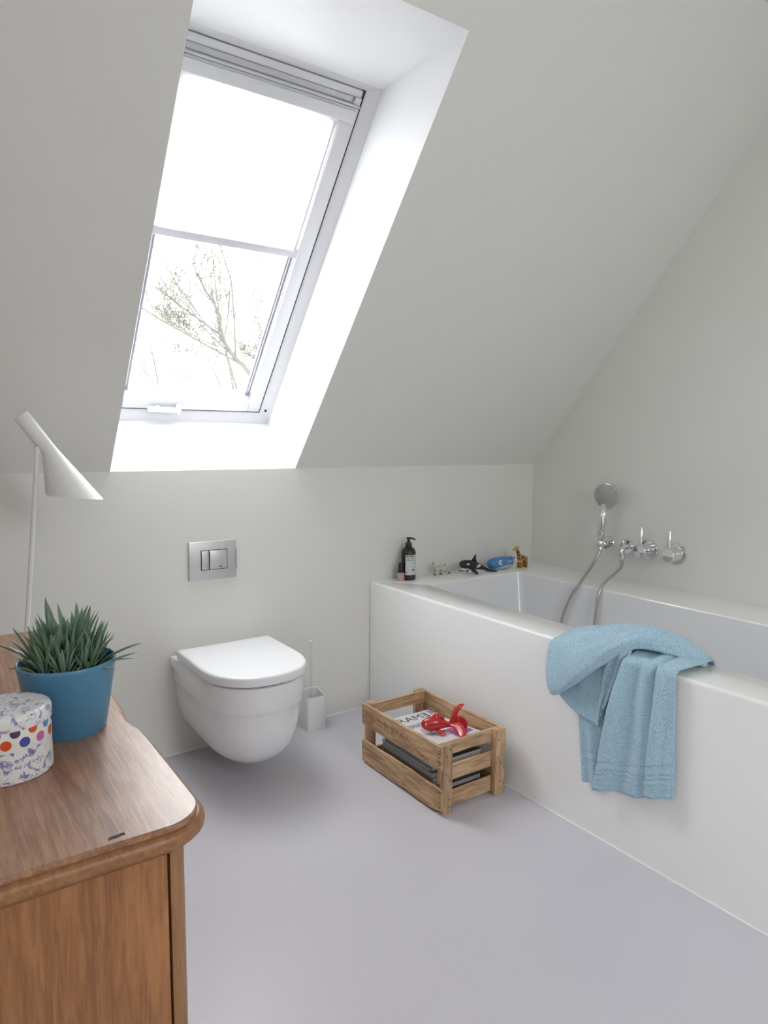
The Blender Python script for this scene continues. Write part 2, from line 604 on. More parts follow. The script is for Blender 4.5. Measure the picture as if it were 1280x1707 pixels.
bas = [L3(rrect(XI, XRIM, YIF, YIB, 0.03), ZT - .007)]
for t, ix, iy, r in ((.06, .004, .01, .035), (.2, .012, .04, .05), (.34, .025, .09, .07), (.40, .04, .12, .09), (.43, .07, .16, .1), (.44, .12, .22, .1)):
    bas.append(L3(rrect(XI + ix, XRIM - ix, YIF + iy, YIB - iy, r), ZT - t))
auto_smooth(mk('basin', *loft_data(bas, False, True), m_basin, tub), 40)

# ------------------------------------------------------------------ skylight window
win = bpy.data.objects.new('window_1', None)
C.objects.link(win)
win.location = W((OX0 + OX1) / 2, FS0, FD)
WL['window_1'] = Vector(win.location)
tag(win, 'white framed roof window set deep in the sloping ceiling', kind='structure')

def wbox(name, x0, x1, s0, s1, d0, d1, mat, par, bevel=0.003):
    return box(name, x0, x1, s0, s1, d0, d1, mat, par, bevel, 2, xf=W)

E_ = 0.0005
fx0, fx1 = OX0 + E_, OX1 - E_
# fixed frame: a sloping inner lip, then the sash inside it
def lip_bar(name, a0, a1, b0, b1, par):
    """bar between an outer edge (a0-a1) at d = FD and an inner edge (b0-b1) a little further out"""
    (ax, as_), (bx, bs) = a0, a1
    (cx, cs), (dx, ds) = b0, b1
    v = [W(ax, as_, FD), W(bx, bs, FD), W(dx, ds, FD + .022), W(cx, cs, FD + .022),
         W(ax, as_, .43), W(bx, bs, .43), W(dx, ds, .43), W(cx, cs, .43)]
    f = [(0, 1, 2, 3), (4, 7, 6, 5), (0, 4, 5, 1), (1, 5, 6, 2), (2, 6, 7, 3), (3, 7, 4, 0)]
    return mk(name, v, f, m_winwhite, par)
sx0, sx1, ss0, ss1 = 0.651, 1.3135, 0.018, 1.376
lip_bar('frame_bar', (fx1, FS0), (fx1, FS1), (sx1, ss0), (sx1, ss1), win)
lip_bar('frame_bar', (fx0, FS0), (fx0, FS1), (sx0, ss0), (sx0, ss1), win)
lip_bar('frame_bar', (fx0, FS0), (fx1, FS0), (sx0, ss0), (sx1, ss0), win)
lip_bar('frame_bar', (fx0, FS1), (fx1, FS1), (sx0, ss1), (sx1, ss1), win)
wbox('gap_strip', sx0, sx1, ss0 + .0004, ss0 + .002, .353, .41, m_black, win, 0)  # black strips set in the sash gap to draw its dark line of shade
wbox('gap_strip', sx1 - .002, sx1 - .0004, ss0, ss1, .353, .41, m_black, win, 0)
wbox('gap_strip', sx0 + .0004, sx0 + .002, ss0, ss1, .353, .41, m_black, win, 0)
g = 0.005
gx0, gx1, gs0, gs1 = 0.712, 1.252, 0.104, 1.246
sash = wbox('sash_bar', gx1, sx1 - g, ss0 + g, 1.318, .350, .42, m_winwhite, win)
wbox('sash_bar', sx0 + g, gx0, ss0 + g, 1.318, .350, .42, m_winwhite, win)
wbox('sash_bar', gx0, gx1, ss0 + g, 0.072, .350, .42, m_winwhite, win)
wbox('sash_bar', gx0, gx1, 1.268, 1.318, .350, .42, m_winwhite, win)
# inner glazing beads
def bead(a0, a1, b0, b1):
    v = [W(*a0, .352), W(*a1, .352), W(*b1, .378), W(*b0, .378), W(*a0, .40), W(*a1, .40), W(*b1, .40), W(*b0, .40)]
    f = [(0, 1, 2, 3), (4, 7, 6, 5), (0, 4, 5, 1), (1, 5, 6, 2), (2, 6, 7, 3), (3, 7, 4, 0)]
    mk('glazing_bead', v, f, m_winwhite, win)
bead((gx0, .072), (gx1, .072), (gx0, gs0), (gx1, gs0))
bead((gx0, 1.268), (gx1, 1.268), (gx0, gs1), (gx1, gs1))
mk('pane', [W(gx0 - .01, .09, .395), W(gx1 + .01, .09, .395), W(gx1 + .01, 1.26, .395), W(gx0 - .01, 1.26, .395)], [(0, 1, 2, 3)], m_pane, win)
# ventilation bar and strips at the head
wbox('vent_strip', sx0 + g, sx1 - .010, 1.351, 1.373, .352, .43, m_winwhite, win, .002)
vf = wbox('vent_flap', sx0 + g, sx1 - .03, 1.327, 1.3495, .362, .43, m_wingrey, win, .004)
wbox('vent_ridge', sx0 + g, sx1 - g, 1.3195, 1.326, .346, .40, m_winwhite, win, .002)
wbox('end_cap', sx1 - .028, sx1 - g, 1.326, 1.350, .353, .40, m_winwhite, win, .002)
wbox('end_mark', sx1 - .034, sx1 - .016, 1.332, 1.336, .3515, .3535, m_wingrey, win, 0)
wbox('end_mark', 0.70, 0.716, 1.285, 1.2885, .3485, .3505, m_wingrey, win, 0)
# handle on the bottom rail and a dark plug in the frame
hd = wbox('handle', 0.808, 0.93, 0.028, 0.046, .318, .340, m_winwhite, win, .006)
wbox('handle_end', 0.925, 0.945, 0.018, 0.058, .316, .352, m_winwhite, win, .007)
wbox('handle_stem', 0.84, 0.86, 0.03, 0.046, .338, .352, m_winwhite, win, .003)
pv, pf = lathe_data([(.006, 0), (.006, .004)], 12, W(1.337, .035, .344), Vector(W(0, 0, 1)) - Vector(W(0, 0, 0)))
mk('screw_plug', pv, pf, m_black, win)

m_rail = material('rail_grey', (.30, .30, .34, 1), .5)
bl = thing('roller_blind', W((gx0 + gx1) / 2, 1.29, .35), 'white roller blind half lowered over the roof window', 'blind')
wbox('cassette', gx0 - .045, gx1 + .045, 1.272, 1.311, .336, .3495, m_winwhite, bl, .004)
mk('fabric', [W(gx0 - .002, .778, .362), W(gx1 + .001, .778, .362), W(gx1 + .001, 1.27, .362), W(gx0 - .002, 1.27, .362)], [(0, 1, 2, 3)], m_blind, bl)
wbox('bottom_bar', gx0 - .001, gx1 + .003, .762, .792, .354, .3655, m_wingrey, bl, .003)
wbox('end_clip', gx1 + .002, gx1 + .010, .765, .786, .352, .366, m_alu, bl, .002)
for xx in (gx0 + .007, gx1 - .014):
    wbox('guide_rail', xx - .012, xx - .004, .100, 1.25, .366, .380, m_rail, bl, .001)
    wbox('guide_rail', xx + .001, xx + .009, .100, 1.25, .366, .380, m_rail, bl, .001)

# ------------------------------------------------------------------ toilet
TX = 1.005
wc = thing('toilet', (TX, -0.001, 0.066), 'white wall-hung toilet with its D-shaped lid closed', 'toilet')
def dshape(w, yf, flare=0.0, ystart=-0.001, ns=10, na=22, ys=None, flen=.09):
    """U shaped outline: straight sides from the wall, rounded front"""
    ell = min(0.225, abs(yf) * 0.5)
    yc = yf + ell
    pts = []
    def ww(y):
        t = max(0, 1 - abs(y) / flen)
        return w + flare * min(1, t * 2.2)
    for k in range(ns):
        y = ystart + (yc - ystart) * k / ns
        pts.append((TX - ww(y), y))
    for k in range(na + 1):
        a = math.pi * k / na
        e = 0.86
        cx, sx = math.cos(a), math.sin(a)
        pts.append((TX - math.copysign(abs(cx) ** e, cx) * w, yc - (abs(sx) ** e) * ell))
    for k in range(ns - 1, -1, -1):
        y = ystart + (yc - ystart) * k / ns
        pts.append((TX + ww(y), y))
    return pts
lv = [(.400, .176, -.514, .012), (.407, .184, -.520, .014), (.401, .188, -.526, .014), (.37, .188, -.527, .014), (.355, .188, -.527, .0), (.315, .187, -.526, 0), (.306, .185, -.522, 0),
      (.298, .181, -.517, 0), (.25, .177, -.513, 0), (.20, .169, -.505, 0), (.15, .156, -.490, 0), (.120, .142, -.466, 0), (.098, .124, -.440, 0), (.084, .102, -.405, 0), (.076, .07, -.35, 0)]
lv = lv[1:]
auto_smooth(mk('bowl', *loft_data([L3(dshape(w, yf, fl_), z) for z, w, yf, fl_ in lv], True, True), m_ceramic, wc), 40)
def dlid(i):
    return dshape(.194 - i, -.540 + i, 0, ystart=-.066 - i)
auto_smooth(mk('seat_gap', *loft_data([L3(dlid(.012), .4075), L3(dlid(.010), .4095), L3(dlid(.010), .4125)], True, True), m_black, wc), 40)  # black slab standing in for the shaded gap under the lid
ll = []
for z, i in ((.4125, .004), (.414, .001), (.417, 0), (.440, .0), (.4445, .0015), (.4475, .006), (.4485, .014)):
    ll.append(L3(dlid(i), z))
auto_smooth(mk('lid', *loft_data(ll, True, True), m_seat, wc), 50)
for xx in (-.085, .085):
    lathe('hinge', [(.012, 0), (.012, .03)], m_seat, wc, 16, (TX + xx, -.05, .405))

# ------------------------------------------------------------------ flush plate
fp = thing('flush_plate', (.985, -0.0005, .776), 'satin chrome dual flush plate on the wall above the toilet', 'flush plate')
box('plate', .885, 1.0845, -.011, -.0005, .698, .854, m_satin, fp, .0035, 3)
box('button_recess', .9335, 1.045, -.0118, -.010, .7375, .818, m_black, fp, 0)
box('button', .936, .9655, -.0155, -.0115, .740, .8155, m_satin, fp, .0015)
box('button', .9695, 1.0425, -.0155, -.0115, .740, .8155, m_satin, fp, .0015)
box('logo_mark', 1.008, 1.022, -.0158, -.0150, .7475, .7505, m_black, fp, 0)
# flat blue half-oval on its right edge
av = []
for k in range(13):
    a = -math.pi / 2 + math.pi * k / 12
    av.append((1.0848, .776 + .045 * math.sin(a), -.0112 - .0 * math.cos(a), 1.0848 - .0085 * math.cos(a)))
mk('edge_patch', [(q[3], -.0113, q[1]) for q in av], [tuple(range(13))], material('patch_blue', (.42, .55, .72, 1), .15, .6), fp)

# ------------------------------------------------------------------ toilet brush
br = thing('toilet_brush', (1.405, -.062, 0), 'white square toilet brush holder on the floor between toilet and tub', 'toilet brush')
m_brw = material('brush_plastic', (.80, .80, .79, 1), .25)
def sq(h, z, tilt=0.0):
    return [(1.405 + x, -.062 + y, z + tilt * (y + h)) for x, y in rrect(-h, h, -h, h, .012, 5)]
hl = [sq(.046, .0), sq(.0475, .006), sq(.0475, .05), sq(.0445, .145, .18), sq(.0435, .149, .18), sq(.0405, .147, .18), sq(.042, .06), sq(.040, .012)]
auto_smooth(mk('holder', *loft_data(hl, True, True), m_brw, br), 40)
m_clear = glass_mat('clear_acrylic', (.985, .985, .98, 1), .06)
lathe('handle', [(.007, 0), (.007, .345)], m_clear, br, 14, (1.400, -.060, .035))
lathe('handle_tip', [(.0071, 0), (.0085, .002), (.0085, .008), (.004, .011)], m_brw, br, 14, (1.400, -.060, .380))
lathe('brush_head', [(.01, 0), (.027, .01), (.027, .06), (.012, .075)], m_brw, br, 16, (1.400, -.060, .02))

# ------------------------------------------------------------------ chest of drawers
m_top = wood('chest_top_veneer', (.24, .100, .044, 1), (.45, .225, .115, 1), 'Y', 8, .42, 16, (.62, .52, .46, 1), .25)
m_top.node_tree.nodes['Principled BSDF'].inputs['Coat Weight'].default_value = .6
m_top.node_tree.nodes['Principled BSDF'].inputs['Coat Roughness'].default_value = .30
m_side = wood('chest_side_veneer', (.25, .100, .034, 1), (.41, .180, .066, 1), 'Z', 11, .36, 13)
m_edge = wood('chest_moulding', (.24, .105, .040, 1), (.37, .175, .070, 1), 'Y', 9, .38, 12)
m_post = wood('chest_post_wood', (.23, .105, .042, 1), (.36, .18, .075, 1), 'Z', 12, .38, 14)
m_brass = material('aged_brass', (.35, .25, .12, 1), .4, .9)
ch = thing('chest_of_drawers', (0.0, -1.31, 0), 'brown oak chest of drawers with a worn moulded top', 'chest')
def chest_outline(off, n_corner=8):
    """outline of the top seen from above; the front (+x) edge swings in and out"""
    y0, y1, x0 = -1.853, -.785, -.30
    r = .055
    pts = [(x0, y1 + off), (x0, y0 - off)]
    cx, cy = .290 - r, y0 + r
    for k in range(n_corner + 1):
        a = math.radians(-90 + 90 * k / n_corner)
        pts.append((cx + (r + off) * math.cos(a), cy + (r + off) * math.sin(a)))
    front = [(.290, -1.68), (.2895, -1.58), (.288, -1.535), (.283, -1.512), (.279, -1.485), (.2805, -1.445), (.285, -1.395), (.2865, -1.33), (.287, -1.25),
             (.285, -1.18), (.2805, -1.145), (.279, -1.12), (.283, -1.10), (.288, -1.075), (.290, -1.0), (.290, -.86)]
    pts += [(x + off, y) for x, y in front]
    cy = y1 - r
    for k in range(n_corner + 1):
        a = math.radians(90 * k / n_corner)
        pts.append((cx + (r + off) * math.cos(a), cy + (r + off) * math.sin(a)))
    return pts
top_l = [L3(chest_outline(-.001), .7785), L3(chest_outline(-.003), .780)]
mk('top_board', *loft_data([L3(chest_outline(-.001), .772)] + top_l, True, True), m_top, ch)
mo = [(.772, -.001), (.7715, .003), (.768, .007), (.762, .0085), (.755, .0075), (.749, .002), (.746, -.004), (.744, -.010), (.736, -.016), (.733, -.022)]
auto_smooth(mk('moulding', *loft_data([L3(chest_outline(o_), z) for z, o_ in mo], True, True), m_edge, ch), 50)
box('end_panel', -.29, .2415, -1.830, -1.812, .06, .735, m_side, ch, .001)
box('end_panel', -.29, .2415, -.826, -.808, .06, .735, m_side, ch, .001)
for yy, sg in ((-1.831, 1), (-.807, -1)):
    pr_ = [(.2445, yy), (.252, yy - .001 * sg), (.261, yy + .004 * sg), (.2665, yy + .014 * sg), (.267, yy + .045 * sg), (.2445, yy + .045 * sg)]
    auto_smooth(mk('corner_post', *loft_data([L3(pr_, .0), L3(pr_, .7345)], True, True), m_post, ch), 60)
box('back_panel', -.30, -.29, -1.83, -.808, .03, .735, m_side, ch)
box('bottom_panel', -.29, .25, -1.81, -.83, .07, .09, m_side, ch)
for k in range(3):
    z0 = .105 + k * .21
    dr = box('drawer', .245, .264, -1.783, -.855, z0, z0 + .200, m_side, ch, .003)
    for yy in (-1.55, -1.09):
        lathe('knob', [(.006, 0), (.006, .012), (.014, .018), (.016, .024), (.010, .030)], m_brass, dr, 16, (.264, yy, z0 + .10), (1, 0, 0))
box('plinth', -.28, .255, -1.82, -.82, 0.0, .065, m_side, ch)
# chipped veneer near the front edge
chip = [(.196, -1.8225), (.205, -1.8200), (.215, -1.8205), (.222, -1.8180), (.2275, -1.8195), (.2265, -1.8275), (.219, -1.8265), (.210, -1.8300), (.201, -1.8295), (.196, -1.8320)]
chip = [(.180 + (x - .212) * .62, -1.838 + (y + 1.825) * .62) for x, y in chip]
mk('veneer_chip', L3(chip, .7804) + L3(chip, .7795), loft_data([L3(chip, .7795), L3(chip, .7804)], True, True)[1][:-2] + [tuple(range(10))], material('chip_dark', (.05, .028, .02, 1), .8), ch)

# ------------------------------------------------------------------ potted succulent
PX, PY, PZ = .193, -1.468, .780
pp = thing('potted_succulent', (PX, PY, PZ), 'green finger-leaved succulent in a matte blue pot on the chest', 'plant')
m_pot = material('pot_blue_glaze', srgb(80, 134, 168), .38, var=.04, vscale=20)
m_soil = material('potting_soil', (.035, .026, .02, 1), .95, bump=.6, bscale=150)
lathe('pot', [(.050, 0), (.0555, .0), (.0575, .003), (.0735, .106), (.0750, .112), (.0748, .116), (.0735, .1175), (.0715, .1165), (.0705, .112), (.0685, .095), (.066, .088)], m_pot, pp, 48, (PX, PY, PZ), cap1=False)
lathe('soil', [(.0675, .0), (.05, .006), (.02, .009)], m_soil, pp, 32, (PX, PY, PZ + .089), cap0=False)

def leaf_mesh(name, L, wd_, bend, mat):
    v, f = [], []
    n, m = 9, 8
    loops = []
    for i in range(n + 1):
        t = i / n
        w = max(.0004, wd_ * (0.72 + 0.42 * math.sin(math.pi * min(1, t * 1.05))) * (1 - t ** 7) ** .7)
        cx = bend * L * t * t
        cz = L * (t - .12 * abs(bend) * t * t)
        loops.append([(cx - .42 * w * math.sin(a) - .25 * w * (1 - abs(math.sin(a))), w * math.cos(a), cz) for a in [2 * math.pi * k / m for k in range(m)]])
    V, F = loft_data(loops, True, True)
    me = bpy.data.meshes.new(name)
    me.from_pydata(V, [], F)
    for p in me.polygons:
        p.use_smooth = True
    me.materials.append(mat)
    return me
m_leaf = [material('leaf_green', (.14, .245, .14, 1), .42, var=.25, vscale=30), material('leaf_blue_green', (.20, .31, .225, 1), .45, var=.25, vscale=30),
          material('leaf_fresh', (.21, .33, .13, 1), .42, var=.25, vscale=30)]
LM = [leaf_mesh('leaf_%d' % k, L, w, b, m_leaf[k % 3 if k < 6 else 1]) for k, (L, w, b) in enumerate(
    [(.062, .0036, .10), (.074, .0039, .14), (.050, .0036, .22), (.082, .0040, .16), (.066, .0041, .05), (.044, .0035, .30), (.078, .0040, .10), (.068, .0036, .24)])]
rl = random.Random(5)
clumps = [(-.036, -.018, .95), (-.012, -.040, .72), (.022, -.034, .72), (.040, -.004, .86), (.004, .000, 1.12), (-.040, .018, 1.0), (-.012, .036, 1.18), (.028, .030, 1.12), (-.020, -.006, 1.1), (.018, .012, 1.08)]
def add_leaf(x, y, z, az, tilt, sc_, mi):
    o = bpy.data.objects.new('leaf', LM[mi])
    C.objects.link(o)
    o.parent = pp
    o.location = (x, y, z)
    o.rotation_euler = (rl.uniform(-.14, .14), tilt, az)
    o.scale = (sc_, sc_, sc_)
for ci, (cx, cy, hs) in enumerate(clumps):
    n = 19
    for k in range(n):
        ring = k / n
        az = k * 2.39996 + ci * 0.7
        tilt = .03 + .46 * ring + rl.uniform(-.08, .08)
        rr = math.hypot(cx, cy)
        # lean the whole clump outwards from the pot's middle
        dx, dy = math.sin(tilt) * math.cos(az) + cx * 3.2, math.sin(tilt) * math.sin(az) + cy * 3.2
        dz = math.cos(tilt)
        az2 = math.atan2(dy, dx)
        tilt2 = min(1.05, math.atan2(math.hypot(dx, dy), dz))
        zz = .094 + .022 * (1 - ring) * hs
        sc_ = hs * rl.uniform(.80, 1.12) * (1.0 - .22 * (ring > .6))
        add_leaf(cx + .005 * math.cos(az), cy + .005 * math.sin(az), zz, az2, tilt2, sc_, rl.choice([0, 1, 1, 2, 3, 4, 5, 6, 7]))
# short, more splayed leaves filling the rim
for k in range(34):
    a_ = k * 2.39996
    r_ = .030 + .026 * rl.random()
    add_leaf(r_ * math.cos(a_), r_ * math.sin(a_), .094 + rl.uniform(0, .008), a_ + rl.uniform(-.9, .9), rl.uniform(.25, 1.0), rl.uniform(.55, .9), rl.choice([0, 1, 2, 2, 5, 5, 7]))
# a few long outliers on both sides of the pot
vx, vy = math.cos(YAW), -math.sin(YAW)      # direction to the right as seen from the room
for (u, w_, az_s, tilt, s_, mi) in ((-.052, .01, -1, 1.05, 1.05, 3), (-.050, -.005, -1, .85, .8, 1), (.048, .012, 1, .95, 1.05, 3), (.050, .0, 1, 1.15, .95, 7), (.052, -.008, 1, 1.08, .95, 1), (.050, -.02, 1, 1.25, .75, 2), (-.052, -.02, -1, 1.30, .7, 2)):
    add_leaf(u * vx + w_ * .5, u * vy + w_, .106, math.atan2(vy * az_s, vx * az_s), tilt, s_, mi)

# ------------------------------------------------------------------ patterned tin
tx, ty, tz = .0945, -1.5755, .780
tn = thing('storage_tin', (tx, ty, tz), 'round lidded tin printed with blue landscapes and a band of coloured dots', 'tin')
m_toile = spotted('toile_print', (.80, .79, .78, 1), (.20, .19, .42, 1), 70, .455, .3, 'noise')
m_tinw = material('tin_white', (.82, .81, .77, 1), .3)
R_ = .0575
lathe('body', [(.050, 0), (R_ - .002, 0), (R_, .002), (R_ - .001, .046), (R_ - .001, .050)], m_toile, tn, 56, (tx, ty, tz))
band = lathe('dot_band', [(R_ - .0008, .046), (R_ - .0006, .0465), (R_ - .0008, .078), (R_ - .0015, .079)], m_tinw, tn, 56, (tx, ty, tz), cap0=False, cap1=False)
lathe('lid', [(R_ - .002, .0755), (R_ + .0004, .0755), (R_ + .0006, .0765), (R_ + .0004, .089), (R_ - .001, .0925), (R_ - .004, .0945), (R_ - .010, .0952), (.02, .0955)], m_toile, tn, 56, (tx, ty, tz))
dotc = [(214, 84, 30), (90, 140, 200), (88, 62, 100), (196, 36, 44), (196, 92, 140), (74, 78, 165), (216, 84, 34), (205, 100, 160), (210, 60, 60)]
dm = [material('dot_ink_%d' % k, srgb(*c_), .35) for k, c_ in enumerate(dotc)]
def dot(az, z, r, mat):
    pts = []
    rr = R_ - .0003
    for k in range(14):
        a = 2 * math.pi * k / 14
        aa = az + r * math.cos(a) / rr
        pts.append((tx + rr * math.cos(aa), ty + rr * math.sin(aa), tz + z + r * math.sin(a)))
    mk('dot', pts, [tuple(range(14))], mat, band)
view = math.atan2(CAM.y - ty, CAM.x - tx)   # azimuth of the tin's side that faces the room
for k in range(15):
    dot(view + .15 + k * 2 * math.pi / 15, .0735 if k % 2 else .0725, .0068, dm[(2 + k * 4) % 9])
    dot(view + .15 + (k + .5) * 2 * math.pi / 15, .0575, .0072, dm[(5 + k * 2) % 9])

# ------------------------------------------------------------------ floor lamp
lamp = thing('floor_lamp', (.19, -.45, 0), 'white floor lamp with a tilted cone shade behind the chest', 'lamp')
LY = -.45
lathe('base', [(.10, 0), (.105, .004), (.10, .014), (.07, .022), (.012, .026)], m_lamp, lamp, 32, (.19, LY, 0))
mk('stem', *tube_data([(.19, LY, .02), (.3035, LY, 1.222)], [.0068, .0068], 12), m_lamp, lamp)
ax0, ax1 = Vector((.2635, LY, 1.3265)), Vector((.3235, LY, 1.2235))
ax0 = Vector((.2635, LY, 1.3255)); ax1 = Vector((.333, LY, 1.223))
ad = (ax1 - ax0).normalized()
e1 = Vector((0, -1, 0)); e2 = ad.cross(e1)
NS = 40
def ring(cn, r, u_, v_):
    return [tuple(Vector(cn) + Vector(u_) * (r * math.cos(2 * math.pi * k / NS)) + Vector(v_) * (r * math.sin(2 * math.pi * k / NS))) for k in range(NS)]
rt_ = .0215
bot_c = Vector((.3985, LY, 1.0845)); bot_u = Vector((0, -1, 0)); bot_v = Vector((.0785, 0, -.0085)) / .079
bot_v = bot_v if bot_v.dot(e2) > 0 else -bot_v
lo = [ring(ax0 + ad * .004, rt_ * .6, e1, e2), ring(ax0 + ad * .001, rt_ * .92, e1, e2), ring(ax0 + ad * .004, rt_, e1, e2)]
for t in (.3, .7, 1.0):
    lo.append(ring(ax0.lerp(ax1, t), rt_, e1, e2))
bot = ring(bot_c, .079, bot_u, bot_v)
top = lo[-1]
for t in (.04, .1, .2, .4, .6, .8, .95, 1.0):
    lo.append([tuple(Vector(a).lerp(Vector(b), t)) for a, b in zip(top, bot)])
lo.append([tuple(Vector(b).lerp(bot_c, .02) + Vector((0, 0, .001))) for b in bot])
inn = [tuple(Vector(a).lerp(ax1, .08)) for a in top]
lo.append([tuple(Vector(b).lerp(Vector(i_), .5).lerp(ax1.lerp(bot_c, .5), .03)) for b, i_ in zip(bot, inn)])
lo.append(inn)
auto_smooth(mk('shade', *loft_data(lo, True, True), m_lamp, lamp), 40)
lathe('pivot', [(.010, -.006), (.010, .012)], m_lamp, lamp, 16, (.3035, LY, 1.222))

# ------------------------------------------------------------------ bath fittings on the right wall
def escutcheon(par, y, z, r, name='wall_rose'):
    return lathe(name, [(r, .0005), (r, .005), (r - .003, .009), (r * .5, .010)], m_chrome, par, 40, (XR, y, z), (-1, 0, 0))
hs_ = thing('hand_shower', (2.735, -.526, .76), 'chrome hand shower with round head hanging in its wall holder', 'shower')
HX = 2.735
hdir = Vector((-.97, -.12, -.20)).normalized()
hc = Vector((HX + .012, -.545, 1.003))
lathe('shower_head', [(.03, -.022), (.055, -.016), (.0645, -.006), (.0655, .002), (.0645, .006), (.062, .0075)], m_chrome, hs_, 48, hc, hdir)
lathe('spray_face', [(.0615, .0072), (.0600, .0082)], m_face, hs_, 48, hc, hdir)
mk('handle', *tube_data([(HX + .008, -.537, .965), (HX + .004, -.5335, .90), (HX, -.530, .83), (HX, -.529, .775)], [.0175, .0190, .0170, .0118], 18), m_chrome, hs_, smooth=True)
lathe('hose_nut', [(.009, 0), (.011, .003), (.011, .018), (.009, .02)], m_chrome, hs_, 18, (HX, -.529, .757), (0, 0, -1))
ho = thing('shower_holder', (XR, -.526, .768), 'round chrome shower holder fixed to the wall below the hand shower', 'shower holder')
escutcheon(ho, -.517, .764, .036)
mk('arm', *tube_data([(XR - .006, -.517, .765), (HX + .016, -.529, .768)], [.013, .013], 16), m_chrome, ho, smooth=True)
lathe('cup', [(.0150, -.016), (.0165, -.014), (.0165, .014), (.0150, .016), (.0128, .016), (.0128, -.016)], m_chrome, ho, 22, (HX, -.529, .770), cap0=False, cap1=False)
# the hose runs from the wall outlet down into the tub and back up to the handle
hp = catmull([(2.757, -.637, .708), (2.738, -.652, .693), (2.70, -.676, .678), (2.650, -.688, .662), (2.600, -.692, .642), (2.545, -.704, .624), (2.511, -.706, .583), (2.500, -.702, .51), (2.490, -.70, .41), (2.47, -.70, .27), (2.40, -.66, .195),
              (2.34, -.58, .185), (2.40, -.50, .20), (2.47, -.49, .30), (2.490, -.505, .39), (2.497, -.525, .47), (2.503, -.555, .545), (2.512, -.586, .598), (2.560, -.572, .621), (2.62, -.548, .640), (2.69, -.526, .677), (2.726, -.527, .718), (2.735, -.529, .742)], 300)
hv, hf = [], []
hv, hf = tube_data(hp, [.0068, .0068], 10)
nl = 10
hv2 = []
for i in range(len(hp)):
    cpt = hp[i]
    k = 1.07 if i % 2 else .95
    for j in range(nl):
        hv2.append(tuple(cpt + (Vector(hv[i * nl + j]) - cpt) * k))
mk('hose', hv2, hf, m_hose, hs_, smooth=True)
so = thing('shower_outlet', (XR, -.605, .765), 'chrome elbow outlet on a round rose between shower holder and taps', 'shower outlet')
escutcheon(so, -.622, .760, .036)
mk('elbow', *tube_data(catmull([(XR - .006, -.622, .760), (2.785, -.627, .760), (2.764, -.635, .757), (2.757, -.636, .745), (2.757, -.637, .722)], 20), [.0125, .0125], 16), m_chrome, so, smooth=True)
lathe('nut', [(.0135, 0), (.0135, .03), (.011, .034)], m_chrome, so, 20, (2.757, -.637, .737), (0, 0, -1))
def mixer(y, z, label):
    t = thing('bath_tap', (XR, y, z), label, 'tap', 'lever taps on the bath wall')
    escutcheon(t, y, z, .048)
    lathe('body', [(.030, .008), (.030, .048), (.0285, .050), (.0285, .051), (.031, .053), (.031, .074), (.029, .0765), (.012, .0775)], m_chrome, t, 40, (XR, y, z), (-1, 0, 0))
    lathe('lever', [(.0068, 0), (.0068, .086), (.0055, .088)], m_chrome, t, 16, (XR - .064, y, z + .024))
mixer(-.740, .760, 'chrome lever tap nearest the hand shower')
mixer(-.884, .760, 'chrome lever tap farthest from the hand shower')

# ------------------------------------------------------------------ things on the back ledge
m_dark = material('dark_plastic', (.018, .017, .016, 1), .3)
m_pump = material('pump_black', (.012, .012, .012, 1), .35)
m_label = material('paper_label', (.62, .62, .63, 1), .6)
m_ink = material('print_ink', (.05, .05, .055, 1), .6)
bx, by = 1.930, -.056
bo = thing('pump_bottle', (bx, by, ZT), 'tall dark brown soap pump bottle with a white paper label', 'bottle')
lathe('body', [(.030, 0), (.0335, .002), (.0345, .006), (.0345, .124), (.0335, .135), (.029, .146), (.022, .153), (.0145, .156), (.0145, .160)], m_dark, bo, 40, (bx, by, ZT))
lathe('collar', [(.0150, .1535), (.0155, .155), (.0152, .174), (.0140, .177), (.0075, .178)], m_pump, bo, 28, (bx, by, ZT))
pm = lathe('pump', [(.0068, .176), (.0068, .192), (.0075, .193), (.0075, .199), (.006, .2005)], m_pump, bo, 20, (bx, by, ZT))
sdx, sdy = vx, vy
mk('spout', *tube_data(catmull([(bx - .010 * sdx, by - .010 * sdy, ZT + .1995), (bx, by, ZT + .198), (bx + .018 * sdx, by + .018 * sdy, ZT + .1965), (bx + .034 * sdx, by + .034 * sdy, ZT + .1895)], 14), [.0032, .005, .0042, .0028], 10), m_pump, pm, smooth=True)
def wrap(par, name, cx, cy, r, a0, a1, z0, z1, mat, n=14):
    lo_ = [[(cx + r * math.cos(a0 + (a1 - a0) * k / n), cy + r * math.sin(a0 + (a1 - a0) * k / n), z) for k in range(n + 1)] for z in (z0, z1)]
    return mk(name, *loft_data(lo_, closed=False), mat, par, smooth=True)
va = math.atan2(CAM.y - by, CAM.x - bx)
lab = wrap(bo, 'label', bx, by, .0349, va - .42, va + 1.75, ZT + .026, ZT + .121, m_label)
for (z, a0, a1, h) in ((.112, -.28, .0, .006), (.112, .10, .22, .006), (.112, .26, .42, .006), (.112, .46, .75, .006), (.104, -.15, .25, .0022), (.104, .35, .8, .0022), (.096, -.25, .2, .0035), (.096, .3, .85, .0025), (.036, -.34, -.2, .004), (.047, .5, .85, .007)):
    wrap(lab, 'print_line', bx, by, .0351, va + a0, va + a1, ZT + z, ZT + z + h, m_ink, 6)
nx, ny = 1.881, -.062
np_ = thing('nail_polish', (nx, ny, ZT), 'small pink nail polish bottle with black cap beside the soap bottle', 'nail polish')
lathe('bottle', [(.014, 0), (.0175, .001), (.0185, .005), (.0185, .034), (.015, .038), (.008, .040)], material('polish_pink', (.50, .33, .28, 1), .15), np_, 28, (nx, ny, ZT))
